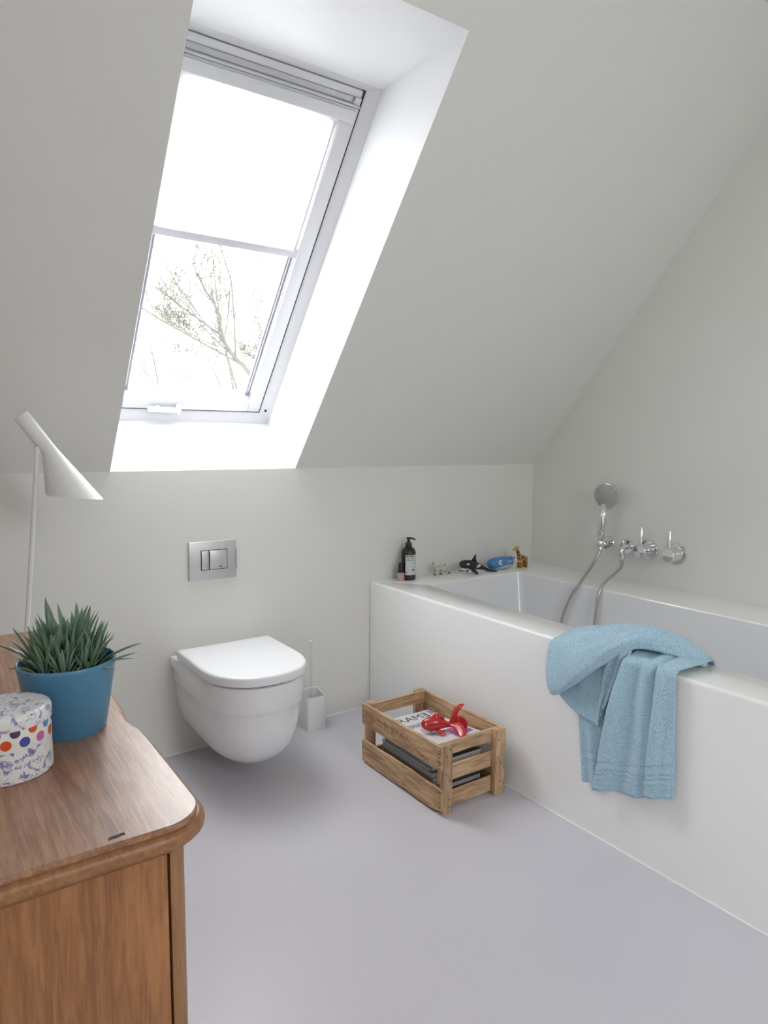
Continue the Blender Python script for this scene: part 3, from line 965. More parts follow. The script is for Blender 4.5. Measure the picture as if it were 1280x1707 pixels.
lathe('cap', [(.0125, .0385), (.0130, .040), (.0105, .081), (.0095, .083)], m_pump, np_, 24, (nx, ny, ZT))

# toy animals
m_goat = material('toy_cream', (.60, .58, .52, 1), .5, var=.15, vscale=80)
m_hoof = material('toy_dark', (.05, .045, .04, 1), .5)
gx_, gy_ = 2.115, -.048
ga = thing('toy_goat', (gx_, gy_, ZT), 'tiny cream toy goat with thin horns standing on the tub ledge', 'toy')
mk('body', *merge(tube_data(catmull([(gx_ - .024, gy_, ZT + .036), (gx_ - .016, gy_, ZT + .034), (gx_ + .004, gy_, ZT + .033), (gx_ + .020, gy_, ZT + .034), (gx_ + .027, gy_, ZT + .031)], 14), [.004, .0098, .0100, .0105, .004], 12),
    tube_data(catmull([(gx_ - .019, gy_, ZT + .036), (gx_ - .028, gy_, ZT + .044), (gx_ - .034, gy_, ZT + .052), (gx_ - .044, gy_, ZT + .047)], 10), [.007, .0055, .0056, .0030], 10),
    *[tube_data(catmull([(gx_ + a, gy_ + b, ZT + .034), (gx_ + a, gy_ + b, ZT + .018), (gx_ + a, gy_ + b, ZT + .006)], 6), [.0050, .0032, .0024], 8) for a in (-.018, .020) for b in (-.006, .006)]), m_goat, ga, smooth=True)
for a in (-.018, .020):
    for b in (-.006, .006):
        lathe('hoof', [(.0034, 0), (.0030, .007), (.0020, .008)], m_hoof, ga, 8, (gx_ + a, gy_ + b, ZT))
for b in (-.003, .003):
    mk('horn', *tube_data(catmull([(gx_ - .033, gy_ + b, ZT + .055), (gx_ - .030, gy_ + 2 * b, ZT + .063), (gx_ - .024, gy_ + 3 * b, ZT + .068)], 6), [.0014, .0006], 6), m_hoof, ga, smooth=True)
mk('tail', *tube_data([(gx_ + .027, gy_, ZT + .034), (gx_ + .032, gy_, ZT + .027)], [.002, .001], 6), m_goat, ga, smooth=True)
dx_, dy_ = 2.185, -.050
du = thing('toy_goose', (dx_, dy_, ZT), 'tiny white toy goose beside the goat on the tub ledge', 'toy')
mk('body', *merge(tube_data(catmull([(dx_ - .018, dy_, ZT + .020), (dx_ - .008, dy_, ZT + .018), (dx_ + .006, dy_, ZT + .016), (dx_ + .021, dy_, ZT + .016)], 12), [.004, .0095, .0088, .0012], 12),
    tube_data(catmull([(dx_ - .012, dy_, ZT + .022), (dx_ - .017, dy_, ZT + .032), (dx_ - .019, dy_, ZT + .042), (dx_ - .024, dy_, ZT + .047)], 8), [.005, .0032, .0032, .0040], 8)), m_goat, du, smooth=True)
mk('beak', *tube_data([(dx_ - .026, dy_, ZT + .047), (dx_ - .034, dy_, ZT + .044)], [.0026, .0008], 8), m_hoof, du, smooth=True)
lathe('feet', [(.007, 0), (.007, .002), (.003, .004), (.003, .010)], m_hoof, du, 10, (dx_ + .004, dy_, ZT))

m_orca = material('orca_black', (.020, .020, .021, 1), .32)
m_white = material('toy_white', (.72, .72, .70, 1), .4)
oc = thing('toy_orca', (2.30, -.115, ZT), 'black and white toy orca lying on the tub ledge', 'toy')
OY = -.115
opath = catmull([(2.200, OY, ZT + .056), (2.212, OY, ZT + .054), (2.240, OY, ZT + .049), (2.278, OY, ZT + .044), (2.320, OY, ZT + .034), (2.358, OY, ZT + .021), (2.395, OY, ZT + .010)], 26)
mk('body', *tube_data(opath, [.005, .0165, .0225, .0245, .0215, .0150, .0085, .004], 18, .85), m_orca, oc, smooth=True)
def fin(par, name, outline, thick, mat, nrm=(0, 1, 0)):
    n_ = Vector(nrm).normalized() * thick / 2
    c_ = sum((Vector(p) for p in outline), Vector()) / len(outline)
    ins = [tuple(Vector(p).lerp(c_, .12)) for p in outline]
    lo_ = [[tuple(Vector(p) + n_) for p in ins], outline, [tuple(Vector(p) - n_) for p in ins]]
    return auto_smooth(mk(name, *loft_data(lo_, True, True), mat, par), 60)
fin(oc, 'dorsal_fin', [(2.270, OY, ZT + .062), (2.286, OY, ZT + .078), (2.300, OY, ZT + .094), (2.306, OY, ZT + .096), (2.304, OY, ZT + .084), (2.304, OY, ZT + .072), (2.310, OY, ZT + .058)], .007, m_orca)
fin(oc, 'flipper', [(2.248, OY - .014, ZT + .036), (2.262, OY - .026, ZT + .016), (2.276, OY - .036, ZT + .003), (2.288, OY - .040, ZT + .001), (2.290, OY - .036, ZT + .007), (2.280, OY - .024, ZT + .022), (2.268, OY - .014, ZT + .036)], .006, m_orca, (.5, -.6, .6))
fin(oc, 'flipper', [(2.248, OY + .014, ZT + .036), (2.262, OY + .026, ZT + .016), (2.276, OY + .036, ZT + .003), (2.288, OY + .040, ZT + .001), (2.290, OY + .036, ZT + .007), (2.280, OY + .024, ZT + .022), (2.268, OY + .014, ZT + .036)], .006, m_orca, (.5, .6, .6))
fin(oc, 'tail_fluke', [(2.378, OY, ZT + .014), (2.392, OY - .028, ZT + .006), (2.418, OY - .042, ZT + .002), (2.420, OY - .030, ZT + .004), (2.404, OY, ZT + .007), (2.420, OY + .030, ZT + .004), (2.418, OY + .042, ZT + .002), (2.392, OY + .028, ZT + .006)], .005, m_orca, (.1, 0, 1))
mk('jaw', *tube_data(catmull([(2.205, OY, ZT + .028), (2.222, OY, ZT + .030), (2.246, OY, ZT + .033)], 8), [.004, .0085, .0130], 14, 1.1), m_white, oc, smooth=True)
mk('jaw_tip', *tube_data(catmull([(2.198, OY, ZT + .0235), (2.212, OY, ZT + .0235), (2.226, OY, ZT + .0225)], 6), [.002, .0042, .003], 10, 1.2), m_orca, oc, smooth=True)
for (ex, ez, er) in ((2.238, .0545, .0068), (2.309, .0385, .0105)):
    ov = [(ex + er * 1.35 * math.cos(a), OY - .0205 - (.000 if er < .01 else -.0015), ZT + ez + er * .62 * math.sin(a) + .35 * er * math.cos(a) * (1 if er > .01 else -.2)) for a in [2 * math.pi * k / 14 for k in range(14)]]
    iv = [(p[0], p[1] + .008, p[2]) for p in ov]
    mk('white_patch', *loft_data([iv, ov], True, True), m_white, oc)

m_whale = material('whale_blue', srgb(72, 140, 200), .35)
m_belly = material('whale_belly', (.50, .58, .60, 1), .4)
wh = thing('toy_whale', (2.482, -.105, ZT), 'chubby blue bath toy whale with a white eye on the tub ledge', 'toy')
WY = -.105
def blob(x0, x1, z0, z1, ry, n=18, m=20, pw=.32):
    lo_ = []
    for i in range(n + 1):
        t = i / n
        x = x0 + (x1 - x0) * t
        k = max(0.02, 1 - abs(2 * t - 1) ** 2.6) ** pw
        zc = (z0 + z1) / 2
        lo_.append([(x, WY + ry * k * math.cos(a), zc + (z1 - z0) / 2 * k * math.sin(a)) for a in [2 * math.pi * q / m for q in range(m)]])
    return loft_data(lo_, True, True)
bv_, bf_ = blob(2.402, 2.562, ZT + .001, ZT + .066, .034)
mk('body', [(x, y, max(z, ZT + .0165 - .010 * math.cos((x - 2.40) * 28))) for x, y, z in bv_], bf_, m_whale, wh, smooth=True)
bv2, bf2 = blob(2.412, 2.560, ZT + .0005, ZT + .046, .0325)
mk('belly', [(x, y, min(z, ZT + .020 - .010 * math.cos((x - 2.40) * 28))) for x, y, z in bv2], bf2, m_belly, wh, smooth=True)
fin(wh, 'tail', [(2.545, WY, ZT + .044), (2.560, WY - .012, ZT + .052), (2.572, WY - .018, ZT + .056), (2.572, WY, ZT + .044), (2.572, WY + .018, ZT + .056), (2.560, WY + .012, ZT + .052)], .012, m_whale, (.5, 0, 1))
lathe('eye_white', [(.0140, -.002), (.0130, .0025), (.007, .0040)], m_white, wh, 20, (2.455, WY - .0322, ZT + .042), (0, -1, 0))
lathe('pupil', [(.0058, 0), (.005, .0028)], m_orca, wh, 14, (2.459, WY - .0350, ZT + .044), (0, -1, 0))
for k in range(3):
    box('spout_mark', 2.497 + k * .014, 2.501 + k * .014, WY - .0338 + k * .0006, WY - .0315 + k * .001, ZT + .038, ZT + .048 - (k == 0) * .003, m_white, wh)

m_gir = spotted('giraffe_patches', (.66, .36, .05, 1), (.07, .028, .014, 1), 95, .52, .5)
m_gy = material('giraffe_yellow', (.66, .36, .04, 1), .5)
gf = thing('toy_giraffe', (2.618, -.128, ZT), 'yellow toy giraffe with brown patches in the corner of the ledge', 'toy')
GY = -.128
mk('body', *merge(tube_data(catmull([(2.590, GY, ZT + .048), (2.600, GY, ZT + .052), (2.622, GY, ZT + .048), (2.642, GY, ZT + .042), (2.650, GY, ZT + .036)], 14), [.006, .0155, .0165, .0155, .007], 14),
    tube_data(catmull([(2.600, GY, ZT + .052), (2.590, GY, ZT + .074), (2.580, GY, ZT + .098)], 10), [.0145, .0095, .0075], 12)), m_gir, gf, smooth=True)
mk('head', *tube_data(catmull([(2.586, GY, ZT + .105), (2.576, GY, ZT + .106), (2.562, GY, ZT + .101), (2.551, GY, ZT + .0965)], 10), [.006, .0095, .0072, .0040], 12), m_gy, gf, smooth=True)
for b in (-.004, .004):
    mk('ear', *tube_data([(2.584, GY + b, ZT + .110), (2.590, GY + 2.6 * b, ZT + .117)], [.0028, .0012], 8), m_gy, gf, smooth=True)
for a in (2.600, 2.640):
    for b in (-.009, .009):
        lg = mk('leg', *tube_data([(a, GY + b, ZT + .046), (a, GY + b, ZT + .024), (a - .001, GY + b, ZT + .0)], [.0085, .0068, .0075], 10), m_gy, gf, smooth=True)
mk('tail', *tube_data([(2.650, GY, ZT + .044), (2.655, GY, ZT + .026)], [.0020, .0026], 6), m_gir, gf, smooth=True)
lathe('eye', [(.0018, 0), (.001, .001)], m_orca, gf, 8, (2.571, GY - .0085, ZT + .1065), (0, -1, 0))

# ------------------------------------------------------------------ wooden crate
m_crY = wood('crate_wood_long', (.36, .215, .115, 1), (.66, .445, .265, 1), 'Y', 10, .62, 10, (.16, .10, .06, 1), .35, .3)
m_crX = wood('crate_wood_cross', (.36, .215, .115, 1), (.66, .445, .265, 1), 'X', 10, .62, 10, (.16, .10, .06, 1), .35, .3)
m_crZ = wood('crate_wood_post', (.34, .205, .115, 1), (.62, .42, .255, 1), 'Z', 10, .62, 10, (.16, .10, .06, 1), .35, .3)
m_nail = material('rusty_nail', (.035, .024, .018, 1), .6, .3)
KX0, KX1, KY0, KY1 = 1.405, 1.700, -.960, -.470
cr_ = thing('wooden_crate', ((KX0 + KX1) / 2, (KY0 + KY1) / 2, 0), 'old slatted wooden fruit crate on the floor against the tub', 'crate')
def board(name, x0, x1, y0, y1, z0, z1, mat, wob=.0012, n=12, along='Y', chip=None):
    """plank with a slightly uneven edge along its length"""
    rr = random.Random(int((x0 + y0 * 3 + z0 * 7) * 1e5))
    lo_ = []
    ph = [rr.uniform(0, 6) for _ in range(4)]
    for i in range(n + 1):
        t = i / n
        w0 = wob * (math.sin(7 * t + ph[0]) + .6 * math.sin(19 * t + ph[1])) + rr.uniform(-.4, .4) * wob
        w1 = wob * (math.sin(6 * t + ph[2]) + .6 * math.sin(23 * t + ph[3])) + rr.uniform(-.4, .4) * wob
        if chip:
            w0 += chip(t)
        if along == 'Y':
            y = y0 + (y1 - y0) * t
            lo_.append([(x0, y, z0 + w0), (x1, y, z0 + w0), (x1, y, z1 + w1), (x0, y, z1 + w1)])
        else:
            x = x0 + (x1 - x0) * t
            lo_.append([(x, y0, z0 + w0), (x, y1, z0 + w0), (x, y1, z1 + w1), (x, y0, z1 + w1)])
    return mk(name, *loft_data(lo_, True, True), mat, cr_)
TB = .011
for x0 in (KX0, KX1 - TB):
    board('slat', x0, x0 + TB, KY0 + .003, KY1, .157, .240, m_crY)
    near = x0 == KX0
    board('slat', x0, x0 + TB, KY0 + .003 - (.003 if near else 0), KY1, .008, .092, m_crY, .0016, 26, chip=(lambda t: .014 * max(0, 1 - t / .10) + .005 * max(0, 1 - abs(t - .45) / .12)) if near else None)
PW = .037
for px0 in (KX0 + TB + .0002, KX1 - TB - PW - .0002):
    box('corner_post', px0, px0 + PW, KY0, KY0 + .024, .0, .243, m_crZ, cr_, .0015)
    box('corner_post', px0, px0 + PW, KY1 - .024, KY1, .0, .243, m_crZ, cr_, .0015)
ix0, ix1 = KX0 + TB + .0005, KX1 - TB - .0005
for (z0, z1) in ((.196, .2405), (.104, .155), (.012, .064)):
    board('end_slat', ix0, ix1, KY0 + .0243, KY0 + .0343, z0, z1, m_crX, .0008, 8, 'X')
for (z0, z1) in ((.196, .2405), (.012, .064)):
    board('end_slat', ix0, ix1, KY1 - .0343, KY1 - .0243, z0, z1, m_crX, .0008, 8, 'X')
for k in range(4):
    y0 = KY0 + .038 + k * .105
    board('bottom_slat', ix0, ix1, y0, y0 + .092, .002, .0115, m_crX, .0004, 6, 'X')
nv, nf = lathe_data([(.0026, 0), (.0022, .0008)], 8, (0, 0, 0), (0, -1, 0))
nme = bpy.data.meshes.new('nail')
nme.from_pydata(nv, [], nf)
nme.materials.append(m_nail)
def nail(x, y, z, rz=0.0):
    o = bpy.data.objects.new('nail', nme)
    C.objects.link(o)
    o.parent = cr_
    o.location = Vector((x, y, z)) - WL[cr_.name]
    o.rotation_euler = (0, 0, rz)
for px0 in (KX0 + TB, KX1 - TB - PW):
    for z in (.228, .207, .143, .118, .052, .026):
        nail(px0 + (.010 if int(z * 1000) % 2 else .026), KY0 - .0001, z)
for z in (.228, .215, .202, .188, .175, .164, .082, .066, .048, .030):
    nail(KX0 - .0003, KY0 + .008 + (.006 if int(z * 1000) % 3 else 0), z, -math.pi / 2)
for z in (.226, .208, .19, .172, .08, .06, .04):
    nail(KX0 - .0003, KY1 - .006, z, -math.pi / 2)
# faded stencilling on the upper slat: short worn strokes, no longer readable
m_stencil = material('faded_stencil', (.36, .21, .11, 1), .8)
rs = random.Random(3)
sv, sf = [], []
yy = -.50
while yy > -.765:
    h = rs.uniform(.010, .030)
    zc = .206 - rs.uniform(0, .006)
    v_, f_ = box_data(KX0 - .0012, KX0 + .001, yy - rs.uniform(.0012, .0024), yy, zc - h / 2, zc + h / 2)
    sv, sf = merge((sv, sf), (v_, f_))
    yy -= rs.uniform(.006, .018)
for k in range(12):
    y_ = -.812 - k * .0068
    zc = .184 - .0012 * k + .003 * math.sin(k * 2.1)
    v_, f_ = box_data(KX0 - .0012, KX0 + .001, y_ - .0042, y_, zc - .005 * abs(math.sin(k * 1.7)) - .0015, zc + .003)
    sv, sf = merge((sv, sf), (v_, f_))
mk('stencil_print', sv, sf, m_stencil, cr_)

# magazines lying in the crate, bottom to top
def magazine(x0, x1, y0, y1, z, th_, rot, cover, label):
    cx, cy = (x0 + x1) / 2, (y0 + y1) / 2
    t = thing('magazine', (cx, cy, z), label, 'magazine', 'magazines stacked in the crate')
    hx, hy = (x1 - x0) / 2, (y1 - y0) / 2
    cs, sn = math.cos(rot), math.sin(rot)
    def xf(a, b, c):
        return (cx + a * cs - b * sn, cy + a * sn + b * cs, z + c)
    box('pages', -hx + .001, hx - .002, -hy + .001, hy - .001, .0006, th_ - .0006, m_paper, t, 0, xf=xf)
    for k, zz in ((0, 0), (1, th_ - .0006)):
        box('cover', -hx, hx, -hy, hy, zz, zz + .0006, cover, t, 0, xf=xf)
    box('spine', -hx - .0008, -hx, -hy, hy, 0, th_, cover, t, 0, xf=xf)
    return t
m_paper = material('magazine_paper', (.50, .49, .48, 1), .6, bump=.0)
covs = [material('cover_ink_%d' % k, c_, .3) for k, c_ in enumerate([(.05, .05, .055, 1), (.20, .16, .13, 1), (.10, .12, .13, 1), (.42, .42, .40, 1), (.06, .08, .07, 1), (.035, .035, .04, 1)])]
zz = .0125
mag_specs = [(.015, 0, 'thick black magazine at the very bottom of the crate'), (.012, 1, 'brown magazine second from the bottom of the crate'), (.016, 2, 'dark grey magazine third from the bottom of the crate'),
             (.010, 3, 'thin pale grey magazine fourth from the bottom of the crate'), (.015, 4, 'dark green magazine fifth from the bottom of the crate'), (.013, 1, 'brown magazine sixth from the bottom of the crate'),
             (.017, 6, 'thick grey magazine seventh from the bottom of the crate'), (.009, 3, 'thin pale magazine eighth from the bottom of the crate'), (.015, 2, 'dark grey magazine ninth from the bottom of the crate'),
             (.012, 0, 'black magazine third from the top of the crate stack'), (.014, 4, 'dark green magazine second from the top of the crate stack'), (.012, 5, 'black magazine directly under the white cover in the crate')]
covs.append(material('cover_ink_grey', (.26, .27, .28, 1), .35))
rm = random.Random(9)
for th_, ci, lb in mag_specs:
    a = 1.4295 + rm.uniform(0, .006)
    b_ = a + rm.uniform(.215, .232)
    d_ = -.565 - rm.uniform(0, .035)
    magazine(a, b_, d_ - rm.uniform(.28, .312), d_, zz, th_, rm.uniform(-.010, .010), covs[ci], lb)
    zz += th_ + .0004
# top magazine, white cover with big lettering, its near right corner curled up
MZ = zz + .0006
tmx0, tmx1, tmy0, tmy1 = 1.4300, 1.665, -.852, -.552
tm = thing('magazine', ((tmx0 + tmx1) / 2, (tmy0 + tmy1) / 2, MZ), 'white covered magazine with large black title on top of the crate stack', 'magazine', 'magazines stacked in the crate')
def mtop(u, v):
    """u 0..1 left to right, v 0..1 near to far -> world"""
    x = tmx0 + (tmx1 - tmx0) * u + (1 - v) * .012
    y = tmy0 + (tmy1 - tmy0) * v + u * -.004
    c_ = max(0, u - .45) / .55 * max(0, .75 - v) / .75
    return Vector((min(x, 1.683), y, MZ + .006 + .016 * c_ ** 1.5))
NU, NV = 16, 20
gv = [tuple(mtop(i / NU, j / NV)) for j in range(NV + 1) for i in range(NU + 1)]
gf_ = [(j * (NU + 1) + i, j * (NU + 1) + i + 1, (j + 1) * (NU + 1) + i + 1, (j + 1) * (NU + 1) + i) for j in range(NV) for i in range(NU)]
m_cover = material('cover_white', (.72, .70, .74, 1), .3)
nb = len(gv)
gv2 = gv + [(p[0], p[1], MZ) for p in gv]
gf2 = gf_ + [tuple(nb + q for q in reversed(f_)) for f_ in gf_]
def edge(i0, i1):
    return (i0, i1, nb + i1, nb + i0)
r0 = NU + 1
for i in range(NU):
    gf2 += [edge(i, i + 1), edge(NV * r0 + i, NV * r0 + i + 1)]
for j in range(NV):
    gf2 += [edge(j * r0, (j + 1) * r0), edge(j * r0 + NU, (j + 1) * r0 + NU)]
mk('cover', gv2, gf2, m_cover, tm)
def on_cover(name, vf, u0, v0, size_u, mat, lift=.0006):
    v_, f_ = vf
    k = 1.0 / (tmx1 - tmx0)
    k2 = 1.0 / (tmy1 - tmy0)
    mk(name, [tuple(mtop(u0 + q[0] * k, v0 + q[1] * k2) + Vector((0, 0, lift))) for q in v_], f_, mat, tm)
tv, tf = text_data('FRAM', .058)
wdt = max(q[0] for q in tv)
on_cover('title', (tv, tf), .115, .80, 1, m_ink)
ev, ef = text_data('E', .058, True)
on_cover('title_letter', ([(q[0] + wdt + .002, q[1], q[2]) for q in ev], ef), .115, .80, 1, m_ink)
def quad(w, h):
    return [(0, 0, 0), (w, 0, 0), (w, h, 0), (0, h, 0)], [(0, 1, 2, 3)]
on_cover('price_block', quad(.016, .030), .915, .86, 1, material('print_grey', (.30, .29, .30, 1), .5))
sv_, sf_ = text_data('S E A', .026)
on_cover('headline', (sv_, sf_), .42, .40, 1, m_ink)
sv_, sf_ = text_data('W O R L D', .026)
on_cover('headline', (sv_, sf_), .34, .30, 1, m_ink)
def patchgrid(w, h, n=5):
    return [(w * i / n, h * j / n, 0) for j in range(n + 1) for i in range(n + 1)], [(j * (n + 1) + i, j * (n + 1) + i + 1, (j + 1) * (n + 1) + i + 1, (j + 1) * (n + 1) + i) for j in range(n) for i in range(n)]
on_cover('cover_picture', patchgrid(.075, .075), .64, .10, 1, spotted('picture_ink', (.55, .10, .42, 1), (.35, .30, .42, 1), 26, .48, .3, 'noise'))
on_cover('cover_picture', patchgrid(.12, .030), .20, .60, 1, spotted('picture_grey', (.55, .52, .56, 1), (.20, .16, .18, 1), 50, .48, .3, 'noise'))

# red toy goldfish on the magazine
FZ = MZ + .0085
fi = thing('toy_goldfish', (1.56, -.75, FZ), 'shiny red toy goldfish lying on the magazines in the crate', 'toy')
m_fish = material('fish_red', (.52, .016, .020, 1), .22, coat=.4)
m_lips = material('fish_pink', (.70, .45, .42, 1), .3)
fd = Vector((.88, -.47, 0)).normalized()
fs_ = Vector((fd.y, -fd.x, 0))
H0 = Vector((1.506, -.722, FZ + .026))
def F3(a, b, c):
    """along the fish, towards the room, up"""
    return tuple(H0 + fd * a + fs_ * b + Vector((0, 0, c)))
mk('body', *tube_data(catmull([F3(-.002, 0, 0), F3(.012, 0, .003), F3(.040, 0, .006), (F3(.068, 0, .005)), F3(.092, 0, .001), F3(.112, 0, -.002)], 22), [.009, .0205, .0265, .025, .018, .0105, .0075], 18, .82), m_fish, fi, smooth=True)
fin(fi, 'dorsal_fin', [F3(.030, 0, .029), F3(.046, 0, .044), F3(.056, 0, .050), F3(.060, 0, .044), F3(.072, 0, .036), F3(.084, 0, .028), F3(.082, 0, .018), F3(.050, 0, .020)], .007, m_fish, fs_)
def sheet_tube(path, w, th_, side, mat, name):
    P_ = catmull(path, 14)
    lo_ = []
    for i, p in enumerate(P_):
        t = i / 13
        ww_ = lerp_list(w, t) / 2
        tt = th_ / 2 * (1 - .6 * t)
        tg = (P_[min(i + 1, 13)] - P_[max(i - 1, 0)]).normalized()
        sd = Vector(side)
        sd = (sd - tg * sd.dot(tg)).normalized()
        nn = tg.cross(sd)
        lo_.append([tuple(p + sd * (ww_ * math.cos(a)) + nn * (tt * math.sin(a))) for a in [2 * math.pi * k / 12 for k in range(12)]])
    return mk(name, *loft_data(lo_, True, True), mat, fi, smooth=True)
sheet_tube([F3(.104, 0, .002), F3(.118, 0, .022), F3(.126, -.004, .048), F3(.146, -.010, .066), F3(.160, -.014, .070)], [.014, .024, .020, .016, .004], .006, fd, m_fish, 'tail_lobe')
sheet_tube([F3(.104, 0, .000), F3(.122, .012, .004), F3(.136, .034, -.004), F3(.138, .058, -.016), F3(.134, .070, -.021)], [.016, .034, .036, .026, .006], .007, (fd + Vector((0, 0, .4))), m_fish, 'tail_lobe')
sheet_tube([F3(.104, 0, .000), F3(.126, -.006, .008), F3(.146, -.008, .006), F3(.160, .0, -.006), F3(.166, .006, -.014)], [.016, .040, .046, .036, .010], .007, (0, 0, 1), m_fish, 'tail_lobe')
sheet_tube([F3(.050, .018, -.010), F3(.066, .030, -.016), F3(.076, .034, -.020), F3(.084, .034, -.021)], [.012, .020, .016, .004], .006, fd, m_fish, 'belly_fin')
ec = Vector(F3(.013, .0155, .010))
lathe('eye', [(.0052, 0), (.0050, .0020), (.003, .003)], material('fish_eye', (.75, .68, .35, 1), .25), fi, 16, ec, fs_)
lathe('pupil', [(.0030, .0024), (.0026, .0038)], m_orca, fi, 12, ec, fs_)
mk('mouth', *tube_data(catmull([F3(-.004, .006, -.012), F3(.006, .016, -.015), F3(.018, .019, -.017)], 8), [.003, .0045, .003], 8), m_lips, fi, smooth=True)

# ------------------------------------------------------------------ blue towel over the tub edge
def terry():
    m = bpy.data.materials.new('terry_blue')
    m.use_nodes = True
    nt = m.node_tree
    b = nt.nodes['Principled BSDF']
    b.inputs['Roughness'].default_value = .92
    b.inputs['Specular IOR Level'].default_value = .1
    b.inputs['Sheen Weight'].default_value = .35
    b.inputs['Sheen Roughness'].default_value = .5
    tc = nt.nodes.new('ShaderNodeTexCoord')
    n = nt.nodes.new('ShaderNodeTexNoise')
    n.inputs['Scale'].default_value = 330
    n.inputs['Detail'].default_value = 3
    n.inputs['Roughness'].default_value = .6
    nt.links.new(tc.outputs['Object'], n.inputs['Vector'])
    cr = nt.nodes.new('ShaderNodeValToRGB')
    cr.color_ramp.elements[0].position = .30
    cr.color_ramp.elements[0].color = (.23, .42, .58, 1)
    cr.color_ramp.elements[1].position = .70
    cr.color_ramp.elements[1].color = (.64, .85, .97, 1)
    nt.links.new(n.outputs['Fac'], cr.inputs['Fac'])
    nt.links.new(cr.outputs['Color'], b.inputs['Base Color'])
    bp = nt.nodes.new('ShaderNodeBump')
    bp.inputs['Strength'].default_value = 1.0
    bp.inputs['Distance'].default_value = .003
    nt.links.new(n.outputs['Fac'], bp.inputs['Height'])
    nt.links.new(bp.outputs['Normal'], b.inputs['Normal'])
    return m
m_terry = terry()

def grid_from(curves, nu, nv, disp=None):
    """surface through a list of 3-D curves; u along the curves, v across them"""
    cs_ = [catmull(c_, nu + 1) for c_ in curves]
    rows = [[None] * (nu + 1) for _ in range(nv + 1)]
    for i in range(nu + 1):
        col_ = catmull([c_[i] for c_ in cs_], nv + 1)
        for j in range(nv + 1):
            p = col_[j]
            if disp:
                p = p + disp(i / nu, j / nv, p)
            rows[j][i] = tuple(p)
    v = [p for r in rows for p in r]
    f = [(j * (nu + 1) + i, j * (nu + 1) + i + 1, (j + 1) * (nu + 1) + i + 1, (j + 1) * (nu + 1) + i) for j in range(nv) for i in range(nu)]
    return v, f

def bumpn(t, c_, w):
    return math.exp(-((t - c_) / w) ** 2)

def groove(h):
    """woven border: distance from the hem -> depth of the rib"""
    g_ = 0.0
    for c_, w, d_ in ((.097, .0035, .0035), (.088, .002, .002), (.070, .003, .003), (.058, .0025, .003), (.0515, .002, .002), (.041, .0018, .002), (.034, .0016, .0018), (.027, .0016, .0018), (.020, .0016, .0016), (.013, .0015, .0014)):
        g_ += d_ * bumpn(h, c_, w)
    return g_

# A: the broad front panel, from the ledge over the edge and down to its hem
def panel_A():
    nu, nv = 72, 190
    v = []
    for j in range(nv + 1):
        t = j / nv
        for i in range(nu + 1):
            u = i / nu
            zb = .172 + .066 * u + .012 * u * u + .004 * math.sin(9 * u)    # hem height
            # profile over the rim: parameter along the cloth
            lt = .165
            if t < lt:
                k = t / lt
                x = 1.905 - .155 * k
                z = .618 + .012 * math.sin(k * math.pi) * (1 - u) + .006
                yl, yr = -1.40 - .03 * k, -1.588 + .004 * k
            else:
                k = (t - lt) / (1 - lt)
                a = min(1, k / .07)
                x = 1.750 - .024 * math.sin(a * math.pi / 2)
                z = .624 - .022 * (1 - math.cos(a * math.pi / 2))
                if k > .07:
                    z = .602 - (.602 - zb) * (k - .07) / .93
                yl, yr = -1.43 + .094 * k ** .9, -1.584 - .012 * k
            y = yl + (yr - yl) * u
            kk = max(0, (t - lt * .5) / (1 - lt * .5))
            fold = .030 * bumpn(u, .03, .16) * min(1, kk * 2.2) + .010 * bumpn(u, .52, .10) * (1 - .5 * kk) + .022 * bumpn(u, .76, .085) * (.45 + .55 * kk) - .010 * bumpn(u, .63, .05) - .006 * bumpn(u, .33, .10)
            fold *= 1.25 - .55 * kk
            fold += .003 * math.sin(u * 17 + t * 5) * kk
            fold -= .012 * max(0, (u - .9) / .1) ** 2
            h = z - zb
            on = t > lt
            if on:
                x -= max(0, fold + .006) - groove(h)
                z += .0015 * math.sin(u * 25 + z * 40)
            else:
                z += max(-.002, fold * .6 * (t / lt))
            if t > .985:
                x += .004
            v.append((x, y, z))
    f = [(j * (nu + 1) + i, j * (nu + 1) + i + 1, (j + 1) * (nu + 1) + i + 1, (j + 1) * (nu + 1) + i) for j in range(nv) for i in range(nu)]
    return v, f

# B: the layer behind it, showing on the left
def panel_B():
    nu, nv = 34, 150
    v = []
    for j in range(nv + 1):
        t = j / nv
        for i in range(nu + 1):
            u = i / nu
            zb = .170 + .030 * u
            z = .600 + (zb - .600) * t
            yl = -1.250 - .040 * max(0, (t - .25)) ** 1.4
            y = yl + (-1.395 - yl) * u
            x = 1.738 - .008 * bumpn(u, .05, .12) - .012 * bumpn(u, .42 - .25 * (1 - t), .14) + groove(z - zb) * .8
            v.append((x, y, z))
    f = [(j * (nu + 1) + i, j * (nu + 1) + i + 1, (j + 1) * (nu + 1) + i + 1, (j + 1) * (nu + 1) + i) for j in range(nv) for i in range(nu)]
    return v, f

